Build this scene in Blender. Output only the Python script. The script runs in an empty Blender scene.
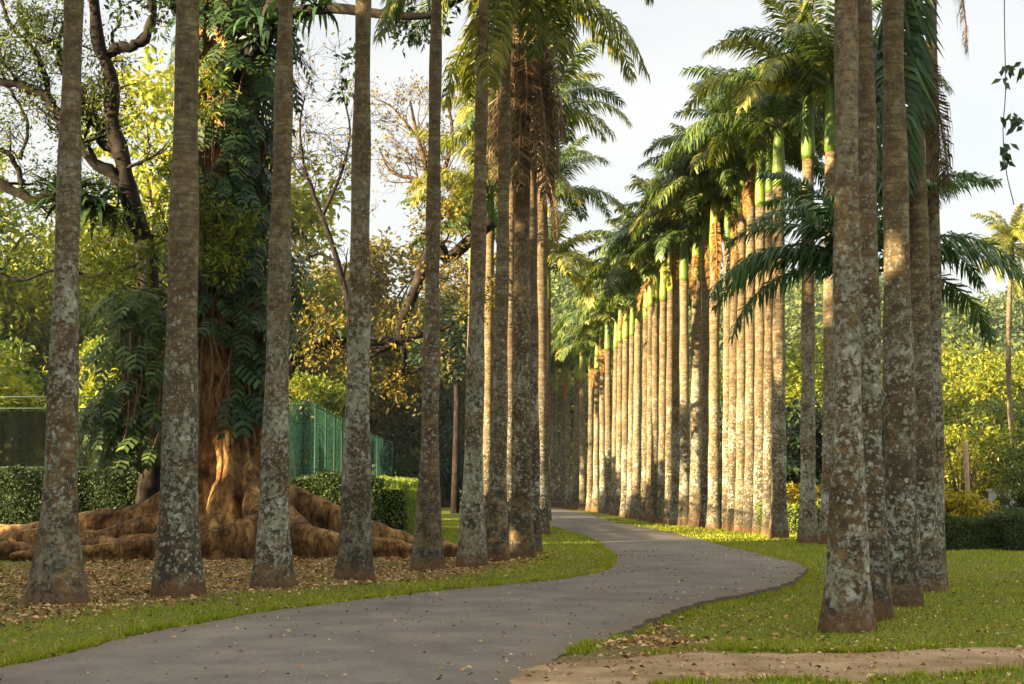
import bpy, math, random
import numpy as np
from mathutils import Vector, Matrix

# ------------------------------------------------------------------ camera, sky, sun, exposure
W, H = 1024, 684
F = 1536.0
HORIZON = 487.0
CAM_H = 1.65
S = bpy.context.scene
C = bpy.context.collection
PITCH = math.atan((HORIZON - H / 2) / F)

cam_d = bpy.data.cameras.new('camera'); cam = bpy.data.objects.new('camera', cam_d); C.objects.link(cam)
cam_d.sensor_width = 36.0; cam_d.lens = F / W * 36.0; cam_d.clip_end = 4000; cam_d.clip_start = 0.1
cam.location = (0, 0, CAM_H); cam.rotation_euler = (math.pi / 2 + PITCH, 0, 0)
S.camera = cam

SUN_A = math.radians(61)      # the light travels towards (sin a, cos a)
SUN_E = math.radians(11.5)
LDIR = np.array([math.sin(SUN_A) * math.cos(SUN_E), math.cos(SUN_A) * math.cos(SUN_E), -math.sin(SUN_E)])
sun_d = bpy.data.lights.new('sun', 'SUN'); sun = bpy.data.objects.new('sun', sun_d); C.objects.link(sun)
sun_d.energy = 4.7; sun_d.angle = math.radians(0.5); sun_d.color = (1.0, 0.79, 0.48)
sun.rotation_euler = Vector(LDIR).to_track_quat('-Z', 'Y').to_euler()

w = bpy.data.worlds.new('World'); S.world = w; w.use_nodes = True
nt = w.node_tree; nt.nodes.clear()
out = nt.nodes.new('ShaderNodeOutputWorld'); bg = nt.nodes.new('ShaderNodeBackground')
sky = nt.nodes.new('ShaderNodeTexSky'); sky.sky_type = 'NISHITA'; sky.sun_disc = False
sky.sun_elevation = SUN_E; sky.sun_rotation = math.atan2(-LDIR[0], -LDIR[1])
sky.air_density = 1.0; sky.dust_density = 2.0
tc = nt.nodes.new('ShaderNodeTexCoord'); mp = nt.nodes.new('ShaderNodeMapping'); mp.inputs['Scale'].default_value = (1.2, 1.2, 3.0)
nz = nt.nodes.new('ShaderNodeTexNoise'); nz.inputs['Scale'].default_value = 2.2; nz.inputs['Detail'].default_value = 5
rp = nt.nodes.new('ShaderNodeValToRGB')
rp.color_ramp.elements[0].position = 0.3; rp.color_ramp.elements[0].color = (.60, .60, .60, 1)
rp.color_ramp.elements[1].position = 0.7; rp.color_ramp.elements[1].color = (.95, .95, .95, 1)
mx = nt.nodes.new('ShaderNodeMixRGB'); mx.inputs['Color2'].default_value = (4.1, 4.1, 4.0, 1)
nt.links.new(tc.outputs['Generated'], mp.inputs['Vector']); nt.links.new(mp.outputs[0], nz.inputs['Vector'])
nt.links.new(nz.outputs['Fac'], rp.inputs['Fac']); nt.links.new(rp.outputs['Color'], mx.inputs['Fac'])
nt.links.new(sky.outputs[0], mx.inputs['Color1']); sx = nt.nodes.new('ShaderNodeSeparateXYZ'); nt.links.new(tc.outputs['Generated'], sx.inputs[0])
zr = nt.nodes.new('ShaderNodeMapRange'); zr.inputs['From Min'].default_value = .32; zr.inputs['From Max'].default_value = .85; zr.inputs['To Min'].default_value = 1.0; zr.inputs['To Max'].default_value = 2.6  # sky brightened towards the zenith, above the view, to add fill light
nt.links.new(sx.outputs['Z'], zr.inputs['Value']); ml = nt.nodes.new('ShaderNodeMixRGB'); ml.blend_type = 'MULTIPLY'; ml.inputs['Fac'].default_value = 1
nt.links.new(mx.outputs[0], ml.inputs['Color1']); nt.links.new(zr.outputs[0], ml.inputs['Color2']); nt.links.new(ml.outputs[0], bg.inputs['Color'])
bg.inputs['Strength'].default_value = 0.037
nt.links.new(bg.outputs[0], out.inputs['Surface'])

S.view_settings.view_transform = 'Standard'; S.view_settings.look = 'None'
S.view_settings.gamma = 1.0; S.view_settings.use_curve_mapping = False
S.view_settings.exposure = 2.75
S.render.engine = 'CYCLES'
S.cycles.max_bounces = 6; S.cycles.diffuse_bounces = 3; S.cycles.glossy_bounces = 2
S.cycles.transmission_bounces = 4; S.cycles.transparent_max_bounces = 8; S.cycles.volume_bounces = 0
S.cycles.use_denoising = True

# ------------------------------------------------------------------ helpers
CP, SP = math.cos(PITCH), math.sin(PITCH)
def at(px, py, Y):
    """world point seen at a pixel, at forward distance Y"""
    a = (px - W / 2) / F; b = (H / 2 - py) / F
    dy = CP - b * SP; dz = SP + b * CP
    t = Y / dy
    return np.array([a * t, Y, CAM_H + dz * t])
def gp(px, py):
    """ground point under a pixel"""
    b = (H / 2 - py) / F
    dy = CP - b * SP; dz = SP + b * CP
    t = -CAM_H / dz
    return np.array([(px - W / 2) / F * t, dy * t, 0.0])
def proj(p):
    x, y, z = p[0], p[1], p[2] - CAM_H
    d = y * CP + z * SP
    return W / 2 + F * x / d, H / 2 - F * (z * CP - y * SP) / d
def nrm(v):
    v = np.asarray(v, float); n = np.linalg.norm(v, axis=-1, keepdims=True); return v / np.maximum(n, 1e-9)

class MB:
    def __init__(s): s.v = []; s.f = []; s.m = []; s.n = 0
    def add(s, v, faces, mi=0):
        """faces: list of int arrays (k,3) or (k,4)"""
        v = np.asarray(v, float).reshape(-1, 3)
        for f in (faces if isinstance(faces, list) else [faces]):
            f = np.asarray(f, np.int64)
            if len(f): s.f.append(f + s.n); s.m.append(np.full(len(f), mi, np.int32))
        s.v.append(v); s.n += len(v)
    def mesh(s, name, mats, smooth=False):
        me = bpy.data.meshes.new(name)
        if s.n:
            v = np.concatenate(s.v).astype(np.float32)
            me.vertices.add(len(v)); me.vertices.foreach_set('co', v.ravel())
            idx = np.concatenate([f.ravel() for f in s.f]).astype(np.int32)
            tot = np.concatenate([np.full(len(f), f.shape[1], np.int32) for f in s.f])
            st = np.concatenate([[0], np.cumsum(tot)[:-1]]).astype(np.int32)
            me.loops.add(len(idx)); me.loops.foreach_set('vertex_index', idx)
            me.polygons.add(len(tot)); me.polygons.foreach_set('loop_start', st); me.polygons.foreach_set('loop_total', tot)
            me.polygons.foreach_set('material_index', np.concatenate(s.m))
            me.polygons.foreach_set('use_smooth', np.full(len(tot), smooth, bool))
            me.update(calc_edges=True)
        for m in (mats if isinstance(mats, (list, tuple)) else [mats]): me.materials.append(m)
        return me
    def build(s, name, mats, parent=None, smooth=False, loc=None):
        return link(name, s.mesh(name, mats, smooth), parent, loc)
def link(name, me, parent=None, loc=None):
    o = bpy.data.objects.new(name, me); C.objects.link(o)
    if parent is not None: o.parent = parent
    if loc is not None: o.location = loc
    return o
def tag(o, label=None, cat=None, group=None, kind=None):
    if label: o['label'] = label
    if cat: o['category'] = cat
    if group: o['group'] = group
    if kind: o['kind'] = kind
    return o
def thing(name, label, cat, loc=(0, 0, 0), group=None):
    o = bpy.data.objects.new(name, None); C.objects.link(o); o.location = loc; o.empty_display_size = .2
    return tag(o, label, cat, group)
def adopt(o, parent):
    """parent, keeping the world position of geometry that was built in world coordinates"""
    o.parent = parent; o.matrix_parent_inverse = Matrix.Translation(-Vector(parent.location)); return o

def tube(mb, pts, rad, n=8, mi=0, cap=True, lump=None):
    pts = np.asarray(pts, float); k = len(pts); rad = np.broadcast_to(np.asarray(rad, float), (k,))
    t = np.gradient(pts, axis=0); t = nrm(t)
    ref = np.array([0, 0, 1.0]) if abs(t[:, 2]).mean() < .8 else np.array([1.0, 0, 0])
    u = nrm(np.cross(t, ref)); v = np.cross(t, u)
    a = np.linspace(0, 2 * math.pi, n, endpoint=False)
    r = rad[:, None] * np.ones((k, n))
    if lump is not None: r = r * lump(pts, a)
    ring = pts[:, None, :] + r[..., None] * (np.cos(a)[None, :, None] * u[:, None, :] + np.sin(a)[None, :, None] * v[:, None, :])
    i = np.arange(k - 1)[:, None] * n; j = np.arange(n)[None, :]; j2 = (j + 1) % n
    q = np.stack([i + j, i + j2, i + n + j2, i + n + j], -1).reshape(-1, 4)
    vv = ring.reshape(-1, 3)
    if cap:
        vv = np.vstack([vv, pts[0], pts[-1]]); c0 = k * n; c1 = c0 + 1; jj = np.arange(n); jj2 = (jj + 1) % n
        t0 = np.stack([jj2, jj, np.full(n, c0)], -1); b = (k - 1) * n
        t1 = np.stack([b + jj, b + jj2, np.full(n, c1)], -1)
        mb.add(vv, [q, t0, t1], mi)
    else: mb.add(vv, q, mi)
def smooth_path(p, n):
    """Catmull-Rom through points"""
    p = np.asarray(p, float); q = np.vstack([2 * p[0] - p[1], p, 2 * p[-1] - p[-2]])
    out_ = []
    for s in np.linspace(0, len(p) - 1 - 1e-6, n):
        i = int(s); t = s - i; a, b, c, d = q[i], q[i + 1], q[i + 2], q[i + 3]
        out_.append(.5 * ((2 * b) + (-a + c) * t + (2 * a - 5 * b + 4 * c - d) * t * t + (-a + 3 * b - 3 * c + d) * t ** 3))
    return np.array(out_)
def box(mb, lo, hi, mi=0):
    lo = np.array(lo, float); hi = np.array(hi, float)
    v = np.array([[x, y, z] for x in (lo[0], hi[0]) for y in (lo[1], hi[1]) for z in (lo[2], hi[2])])
    mb.add(v, np.array([[0, 1, 3, 2], [4, 6, 7, 5], [0, 4, 5, 1], [2, 3, 7, 6], [0, 2, 6, 4], [1, 5, 7, 3]]), mi)
def beam(mb, a, b, hw, hh, mi=0):
    a = np.array(a, float); b = np.array(b, float); t = nrm(b - a); up = np.array([0, 0, 1.0])
    if abs(t[2]) > .9: up = np.array([1.0, 0, 0])
    s = nrm(np.cross(t, up)) * hw; u = nrm(np.cross(s, t)) * hh
    v = np.array([p + i * s + j * u for p in (a, b) for i in (-1, 1) for j in (-1, 1)])
    mb.add(v, np.array([[0, 1, 3, 2], [4, 6, 7, 5], [0, 4, 5, 1], [2, 3, 7, 6], [0, 2, 6, 4], [1, 5, 7, 3]]), mi)
def leaves(mb, rng, c, d, nr, L, Wd, mi=0, fold=.25):
    """many pointed leaves: base c, direction d, normal nr, length L, width Wd"""
    c = np.asarray(c); n = len(c); d = nrm(d); s = nrm(np.cross(d, nr)); u = np.cross(s, d)
    L = np.broadcast_to(L, (n,))[:, None]; Wd = np.broadcast_to(Wd, (n,))[:, None]
    mid = c + d * L * .45 + u * L * fold * .3
    v = np.stack([c, mid - s * Wd * .5, c + d * L - u * L * fold * .2, mid + s * Wd * .5], 1).reshape(-1, 3)
    mb.add(v, np.arange(n * 4).reshape(n, 4), mi)
def rand_dir(rng, n):
    return nrm(rng.normal(size=(n, 3)))
def clump_leaves(mb, rng, centers, radii, per, size, flat=.65, up=.35, mi=0, gap=None, aspect=.5):
    centers = np.asarray(centers); k = len(centers); radii = np.broadcast_to(radii, (k,))
    c = np.repeat(centers, per, 0); r = np.repeat(radii, per)[:, None]
    p = rand_dir(rng, len(c)) * (rng.random((len(c), 1)) ** .45) * r
    p[:, 2] *= flat
    o = nrm(p + 1e-6); pos = c + p
    if gap is not None:
        keep = gap(pos); pos = pos[keep]; o = o[keep]
    d = nrm(o + rng.normal(size=pos.shape) * .7 + np.array([0, 0, -.35])); nr = nrm(rng.normal(size=pos.shape) * .6 + o * .5 + np.array([0, 0, up * 2]))
    L = size * rng.uniform(.6, 1.3, len(pos))
    leaves(mb, rng, pos, d, nr, L, L * aspect, mi)

# ------------------------------------------------------------------ materials
def mat(name):
    m = bpy.data.materials.new(name); m.use_nodes = True; t = m.node_tree; t.nodes.clear()
    return m, t, t.nodes.new('ShaderNodeOutputMaterial')
def N(t, kind, **kw):
    n = t.nodes.new('ShaderNode' + kind)
    for k, v in kw.items():
        if hasattr(n, k) and k not in n.inputs: setattr(n, k, v)
        else: n.inputs[k].default_value = v
    return n
def ramp(t, src, stops):
    n = t.nodes.new('ShaderNodeValToRGB'); e = n.color_ramp.elements
    while len(e) < len(stops): e.new(.5)
    for el, (p, c) in zip(e, stops): el.position = p; el.color = (*c, 1) if len(c) == 3 else c
    t.links.new(src, n.inputs['Fac']); return n
def noise(t, vec, scale, detail=4, rough=.55):
    n = N(t, 'TexNoise'); n.inputs['Scale'].default_value = scale; n.inputs['Detail'].default_value = detail; n.inputs['Roughness'].default_value = rough
    if vec is not None: t.links.new(vec, n.inputs['Vector'])
    return n
def mixc(t, fac, a, b, mode='MIX'):
    n = t.nodes.new('ShaderNodeMixRGB'); n.blend_type = mode
    for inp, v in (('Fac', fac), ('Color1', a), ('Color2', b)):
        if isinstance(v, (int, float)): n.inputs[inp].default_value = v
        elif isinstance(v, tuple): n.inputs[inp].default_value = (*v, 1)
        else: t.links.new(v, n.inputs[inp])
    return n.outputs[0]
def math_(t, op, a, b=None, c=None):
    n = t.nodes.new('ShaderNodeMath'); n.operation = op
    for i, v in enumerate((a, b, c)):
        if v is None: continue
        if isinstance(v, (int, float)): n.inputs[i].default_value = v
        else: t.links.new(v, n.inputs[i])
    return n.outputs[0]
def bump(t, h, strength=.5, dist=.02):
    n = t.nodes.new('ShaderNodeBump'); n.inputs['Strength'].default_value = strength; n.inputs['Distance'].default_value = dist
    t.links.new(h, n.inputs['Height']); return n.outputs[0]
def princ(t, out_, col, rough=.8, spec=.3, nor=None):
    b = t.nodes.new('ShaderNodeBsdfPrincipled'); b.inputs['Roughness'].default_value = rough
    b.inputs['Specular IOR Level'].default_value = spec
    if isinstance(col, tuple): b.inputs['Base Color'].default_value = (*col, 1)
    else: t.links.new(col, b.inputs['Base Color'])
    if nor is not None: t.links.new(nor, b.inputs['Normal'])
    if out_ is not None: t.links.new(b.outputs[0], out_.inputs['Surface'])
    return b
def leaf_mat(name, stops, trans=.3, rough=.5, spec=.3, patch=None, objvar=.25):
    """colour varies leaf by leaf, tree by tree and in broad patches of younger and older leaves"""
    m, t, o = mat(name)
    g = N(t, 'NewGeometry'); oi = N(t, 'ObjectInfo')
    nz_ = noise(t, g.outputs['Position'], patch or .6, 2)
    f = math_(t, 'ADD', math_(t, 'MULTIPLY', g.outputs['Random Per Island'], .55), math_(t, 'MULTIPLY', nz_.outputs['Fac'], .45))
    f = math_(t, 'ADD', f, math_(t, 'MULTIPLY', math_(t, 'SUBTRACT', oi.outputs['Random'], .5), objvar))
    col = ramp(t, f, stops).outputs[0]
    b = princ(t, None, col, rough, spec)
    tr = N(t, 'BsdfTranslucent'); t.links.new(mixc(t, 1.0, col, (1.25, 1.3, .6), 'MULTIPLY'), tr.inputs['Color'])
    ms = N(t, 'MixShader'); ms.inputs[0].default_value = trans
    t.links.new(b.outputs[0], ms.inputs[1]); t.links.new(tr.outputs[0], ms.inputs[2]); t.links.new(ms.outputs[0], o.inputs['Surface'])
    return m

def palm_bark(name):
    m, t, o = mat(name)
    tc_ = N(t, 'TexCoord'); oi = N(t, 'ObjectInfo'); P = tc_.outputs['Object']
    sh = N(t, 'VectorMath', operation='MULTIPLY_ADD'); sh.inputs[1].default_value = (1, 1, 1)
    cmb = N(t, 'CombineXYZ'); t.links.new(math_(t, 'MULTIPLY', oi.outputs['Random'], 37.0), cmb.inputs[0]); t.links.new(math_(t, 'MULTIPLY', oi.outputs['Random'], 91.0), cmb.inputs[2])
    t.links.new(P, sh.inputs[0]); t.links.new(cmb.outputs[0], sh.inputs[2]); V = sh.outputs[0]
    sep = N(t, 'SeparateXYZ'); t.links.new(P, sep.inputs[0]); z = sep.outputs['Z']
    # base: brown below, greyer and ringed above
    n1 = noise(t, V, 2.2, 5, .65)
    mpz = N(t, 'Mapping'); mpz.inputs['Scale'].default_value = (1, 1, 1.5); t.links.new(V, mpz.inputs['Vector'])
    nb = noise(t, mpz.outputs[0], 4.0, 7, .72)
    base = ramp(t, nb.outputs['Fac'], [(.27, (.036, .025, .012)), (.5, (.118, .086, .044)), (.75, (.30, .242, .15))]).outputs[0]
    tint = ramp(t, oi.outputs['Random'], [(0, (.75, .70, .62)), (.3, (1.25, 1.22, 1.14)), (.6, (.88, .76, .60)), (.8, (1.35, 1.27, 1.12)), (1, (1.1, .95, .76))]).outputs[0]
    base = mixc(t, 1.0, base, tint, 'MULTIPLY')
    # rings: thin leaf scars all the way up
    wob = noise(t, V, 1.3, 2)
    ph = math_(t, 'ADD', math_(t, 'MULTIPLY', z, 7.5), math_(t, 'MULTIPLY', wob.outputs['Fac'], 1.6))
    fr = math_(t, 'FRACT', ph)
    rw = noise(t, V, 6.0, 3); ring = math_(t, 'LESS_THAN', fr, math_(t, 'MULTIPLY', rw.outputs['Fac'], .30))
    upz = ramp(t, math_(t, 'DIVIDE', z, 10.0), [(.1, (.12, .12, .12)), (.4, (.9, .9, .9))]).outputs[0]
    ringf = math_(t, 'MULTIPLY', math_(t, 'MULTIPLY', ring, .72), upz)
    base = mixc(t, ringf, base, (.07, .055, .04))
    # dark algae patches low down
    n2 = noise(t, V, 3.5, 6, .7)
    lowf = ramp(t, math_(t, 'DIVIDE', z, 10.0), [(.0, (1, 1, 1)), (.28, (.55, .55, .55)), (.6, (.05, .05, .05))]).outputs[0]
    dk = ramp(t, math_(t, 'ADD', n2.outputs['Fac'], math_(t, 'MULTIPLY', math_(t, 'SUBTRACT', math_(t, 'FRACT', math_(t, 'MULTIPLY', oi.outputs['Random'], 7.3)), .5), .14)), [(.43, (0, 0, 0)), (.51, (1, 1, 1))]).outputs[0]
    base = mixc(t, math_(t, 'MULTIPLY', math_(t, 'MULTIPLY', dk, lowf), .92), base, (.035, .030, .022))
    # lichen: crusty pale islands with a sharp outline
    vor = N(t, 'TexVoronoi'); vor.inputs['Scale'].default_value = 15.0; 
    dist = noise(t, V, 9.0, 4, .7); dv = N(t, 'VectorMath', operation='MULTIPLY_ADD'); dv.inputs[1].default_value = (.16, .16, .16)
    t.links.new(dist.outputs['Color'], dv.inputs[0]); t.links.new(V, dv.inputs[2]); t.links.new(dv.outputs[0], vor.inputs['Vector'])
    sepc = N(t, 'SeparateColor'); t.links.new(vor.outputs['Color'], sepc.inputs[0])
    rad = math_(t, 'MULTIPLY', sepc.outputs[0], .52)
    isl = math_(t, 'LESS_THAN', vor.outputs['Distance'], rad)
    n3 = noise(t, V, 11.0, 7, .78); n4 = noise(t, V, 1.1, 3, .6)
    cr = ramp(t, math_(t, 'ADD', math_(t, 'MULTIPLY', n3.outputs['Fac'], .7), math_(t, 'ADD', math_(t, 'MULTIPLY', n4.outputs['Fac'], .35), math_(t, 'MULTIPLY', math_(t, 'SUBTRACT', oi.outputs['Random'], .5), .07))), [(.55, (0, 0, 0)), (.575, (1, 1, 1))]).outputs[0]
    lich = math_(t, 'MAXIMUM', math_(t, 'MULTIPLY', isl, .85), cr)
    r2_ = math_(t, 'FRACT', math_(t, 'MULTIPLY', oi.outputs['Random'], 13.7)); lf = ramp(t, math_(t, 'ADD', math_(t, 'SUBTRACT', math_(t, 'DIVIDE', z, 10.0), math_(t, 'MULTIPLY', r2_, .2)), math_(t, 'MULTIPLY', n1.outputs['Fac'], .34)), [(.1, (.35, .35, .35)), (.22, (1, 1, 1)), (.5, (.85, .85, .85)), (.8, (.22, .22, .22))]).outputs[0]
    lcol = ramp(t, sepc.outputs[1], [(0, (.31, .31, .225)), (.5, (.20, .205, .13)), (1, (.45, .44, .355))]).outputs[0]
    base = mixc(t, math_(t, 'MULTIPLY', lich, lf), base, lcol)
    # rusty soil splash at the foot
    foot = ramp(t, math_(t, 'ADD', z, math_(t, 'MULTIPLY', n2.outputs['Fac'], .5)), [(.30, (1, 1, 1)), (.62, (0, 0, 0))]).outputs[0]
    base = mixc(t, math_(t, 'MULTIPLY', foot, .85), base, mixc(t, n1.outputs['Fac'], (.07, .045, .02), (.20, .09, .035)))
    hgt = math_(t, 'ADD', math_(t, 'MULTIPLY', n3.outputs['Fac'], .5), math_(t, 'ADD', math_(t, 'MULTIPLY', lich, .35), math_(t, 'MULTIPLY', ring, -.3)))
    princ(t, o, base, .9, .2, bump(t, hgt, .8, .03))
    return m

def bark(name, c0, c1, c2, scale=3.0, stretch=.25, strength=.9, dist=.05, lowf=.4):
    m, t, o = mat(name)
    g = N(t, 'TexCoord'); mp_ = N(t, 'Mapping'); mp_.inputs['Scale'].default_value = (1, 1, stretch); t.links.new(g.outputs['Object'], mp_.inputs['Vector'])
    a = noise(t, mp_.outputs[0], scale, 8, .7); b = noise(t, g.outputs['Object'], scale * .35, 4, .6)
    f = math_(t, 'ADD', math_(t, 'MULTIPLY', a.outputs['Fac'], 1 - lowf), math_(t, 'MULTIPLY', b.outputs['Fac'], lowf))
    col = ramp(t, f, [(.36, c0), (.5, c1), (.64, c2)]).outputs[0]
    if lowf > .5:
        b2 = noise(t, mp_.outputs[0], scale * .8, 5, .6); ck = ramp(t, math_(t, 'ABSOLUTE', math_(t, 'SUBTRACT', b2.outputs['Fac'], .5)), [(0, (.22, .20, .18)), (.05, (1, 1, 1))]).outputs[0]  # shade of root creases painted into the colour as thin dark lines
        col = mixc(t, .85, col, ck, 'MULTIPLY')
    princ(t, o, col, .9, .2, bump(t, a.outputs['Fac'], strength, dist)); return m
def plain(name, c, rough=.6, spec=.4, var=.15, scale=6):
    m, t, o = mat(name); g = N(t, 'TexCoord'); n = noise(t, g.outputs['Object'], scale, 4)
    lo = tuple(x * (1 - var) for x in c); hi = tuple(x * (1 + var) for x in c)
    princ(t, o, ramp(t, n.outputs['Fac'], [(.3, lo), (.7, hi)]).outputs[0], rough, spec, bump(t, n.outputs['Fac'], .15, .01)); return m

M = {}
M['palm_bark'] = palm_bark('palm bark')
M['frond'] = leaf_mat('palm leaflets', [(.2, (.024, .055, .018)), (.45, (.06, .11, .026)), (.66, (.135, .175, .034)), (.86, (.27, .26, .05))], .30, .42, .4, .5)
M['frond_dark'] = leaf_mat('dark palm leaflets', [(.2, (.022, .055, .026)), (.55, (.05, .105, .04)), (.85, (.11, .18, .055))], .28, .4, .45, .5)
M['frond_young'] = leaf_mat('deep green young palm leaflets', [(.2, (.03, .075, .03)), (.55, (.07, .145, .045)), (.85, (.16, .24, .07))], .3, .42, .35, .5)
M['frond_gold'] = leaf_mat('golden palm leaflets', [(.2, (.06, .085, .016)), (.45, (.17, .19, .026)), (.75, (.34, .30, .05))], .35, .45, .35, .5)
M['dead'] = leaf_mat('dry palm leaflets', [(.2, (.05, .031, .018)), (.5, (.13, .085, .048)), (.8, (.26, .185, .11))], .15, .8, .1, .8)
M['dead_orange'] = leaf_mat('withered orange palm leaflets', [(.2, (.12, .055, .015)), (.5, (.28, .15, .04)), (.8, (.36, .23, .07))], .2, .8, .1, .8)
M['rachis'] = plain('palm rachis', (.10, .12, .03), .5, .4)
M['dead_rachis'] = plain('dry rachis', (.17, .10, .055), .8, .2)
m, t, o = mat('crownshaft green'); g = N(t, 'TexCoord'); mp_ = N(t, 'Mapping'); mp_.inputs['Scale'].default_value = (9, 9, .5)
t.links.new(g.outputs['Object'], mp_.inputs[0]); n = noise(t, mp_.outputs[0], 2.0, 4)
oi = N(t, 'ObjectInfo'); f = math_(t, 'ADD', math_(t, 'MULTIPLY', n.outputs['Fac'], .7), math_(t, 'MULTIPLY', oi.outputs['Random'], .35))
nb_ = noise(t, g.outputs['Object'], 3.0, 5, .7); sc_ = ramp(t, nb_.outputs['Fac'], [(.35, (.62, .58, .45)), (.55, (1, 1, 1))]).outputs[0]
princ(t, o, mixc(t, 1.0, sc_, ramp(t, f, [(.3, (.06, .12, .014)), (.55, (.155, .215, .022)), (.8, (.27, .26, .045))]).outputs[0], 'MULTIPLY'), .5, .35); M['shaft'] = m
M['leaf_yellow'] = leaf_mat('sunny yellow green leaves', [(.2, (.05, .085, .008)), (.5, (.165, .19, .016)), (.8, (.32, .29, .024))], .35, .5, .25, .35)
M['leaf_lime'] = leaf_mat('bright lime yellow leaves', [(.2, (.055, .095, .010)), (.5, (.175, .215, .020)), (.8, (.36, .33, .030))], .38, .5, .25, .35)  # young yellow leaves, brightened in colour to look more strongly sunlit
M['leaf_mid'] = leaf_mat('mid green leaves', [(.2, (.025, .05, .012)), (.5, (.07, .10, .018)), (.8, (.15, .17, .028))], .3, .5, .3, .35)
M['leaf_light'] = leaf_mat('light green leaves', [(.2, (.04, .07, .014)), (.5, (.12, .155, .026)), (.8, (.26, .26, .045))], .35, .5, .25, .35)
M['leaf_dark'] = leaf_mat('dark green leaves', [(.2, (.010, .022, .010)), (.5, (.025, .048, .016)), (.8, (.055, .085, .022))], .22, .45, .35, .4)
M['leaf_olive'] = leaf_mat('olive gold leaves', [(.2, (.05, .052, .012)), (.5, (.14, .115, .018)), (.8, (.26, .18, .028))], .33, .55, .2, .35)
M['leaf_far'] = leaf_mat('far hillside leaves', [(.2, (.03, .055, .025)), (.5, (.065, .10, .032)), (.8, (.13, .155, .04))], .25, .6, .2, .03)
M['epiphyte'] = leaf_mat('big climber leaves', [(.2, (.012, .030, .010)), (.55, (.032, .068, .020)), (.85, (.09, .14, .035))], .18, .48, .25, .8)
M['epiphyte_pale'] = leaf_mat('pale drooping climber leaves', [(.2, (.025, .045, .014)), (.55, (.075, .115, .03)), (.85, (.17, .20, .06))], .2, .6, .15, .8)
M['strap'] = leaf_mat('strap leaves', [(.2, (.03, .06, .025)), (.5, (.08, .13, .05)), (.8, (.17, .21, .09))], .25, .4, .4, .8)
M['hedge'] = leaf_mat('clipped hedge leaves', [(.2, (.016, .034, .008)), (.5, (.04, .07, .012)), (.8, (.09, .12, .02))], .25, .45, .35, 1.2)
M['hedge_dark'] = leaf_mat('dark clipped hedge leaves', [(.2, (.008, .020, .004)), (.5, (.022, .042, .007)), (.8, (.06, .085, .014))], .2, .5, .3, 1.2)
M['hedge_lit'] = leaf_mat('hedge leaves painted sunlit', [(.2, (.07, .12, .012)), (.5, (.15, .21, .022)), (.8, (.28, .29, .04))], .3, .45, .3, 1.2)  # leaf colour raised to paint sunlight onto the hedge face
M['flower'] = leaf_mat('yellow shrub leaves', [(.2, (.12, .12, .01)), (.5, (.32, .25, .012)), (.8, (.50, .36, .02))], .3, .5, .2, .9)
M['hedge_core'] = plain('hedge inner twigs', (.016, .022, .008), .9, .1)
M['twig'] = plain('twig bark', (.085, .055, .032), .9, .1, .35)
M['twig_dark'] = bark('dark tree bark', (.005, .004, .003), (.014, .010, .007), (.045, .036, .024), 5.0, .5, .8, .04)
M['bark_bg'] = bark('grey brown bark', (.06, .045, .03), (.14, .11, .08), (.26, .22, .16), 3.0, .3)
M['bark_pale'] = bark('pale smooth bark', (.20, .18, .15), (.32, .29, .25), (.42, .39, .34), 3.0, .3, .5)
M['fig_bark'] = bark('fig bark', (.022, .010, .004), (.25, .13, .042), (.56, .34, .12), 4.2, .45, 1.0, .20, .55)  # darkest stop stands in for shaded cavities between the roots
M['root_bark'] = M['fig_bark']
M['aerial'] = plain('aerial root bark', (.16, .095, .055), .9, .15, .4)
M['steel'] = plain('green painted steel', (.008, .03, .02), .6, .3)
M['white_wall'] = plain('weathered white wall', (.66, .64, .60), .8, .2)
M['wood_post'] = plain('weathered post', (.36, .25, .15), .85, .2, .3)
M['coconut'] = plain('coconut husk', (.22, .15, .04), .5, .3)

def net_mat(name, col, alpha):
    """woven windscreen: part cloth, part holes"""
    m, t, o = mat(name); g = N(t, 'TexCoord'); n = noise(t, g.outputs['Object'], .8, 5)
    mp_ = N(t, 'Mapping'); mp_.inputs['Scale'].default_value = (2.2, 2.2, .12); t.links.new(g.outputs['Object'], mp_.inputs[0]); n2 = noise(t, mp_.outputs[0], 1.8, 4)
    col_ = ramp(t, n2.outputs['Fac'], [(.3, tuple(x * .6 for x in col)), (.7, tuple(x * 1.35 for x in col))]).outputs[0]
    d = N(t, 'BsdfDiffuse'); t.links.new(col_, d.inputs[0]); tl = N(t, 'BsdfTranslucent'); t.links.new(col_, tl.inputs[0])
    m1 = N(t, 'MixShader'); m1.inputs[0].default_value = .4; t.links.new(d.outputs[0], m1.inputs[1]); t.links.new(tl.outputs[0], m1.inputs[2])
    tp = N(t, 'BsdfTransparent'); m2 = N(t, 'MixShader')
    t.links.new(ramp(t, n.outputs['Fac'], [(.3, (alpha - .1,) * 3), (.7, (min(alpha + .12, 1),) * 3)]).outputs[0], m2.inputs[0])
    t.links.new(tp.outputs[0], m2.inputs[1]); t.links.new(m1.outputs[0], m2.inputs[2]); t.links.new(m2.outputs[0], o.inputs['Surface']); return m
M['net_dark'] = net_mat('dark windscreen', (.007, .009, .007), .93)
M['net_green'] = net_mat('green windscreen', (.030, .095, .066), .36)

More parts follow.
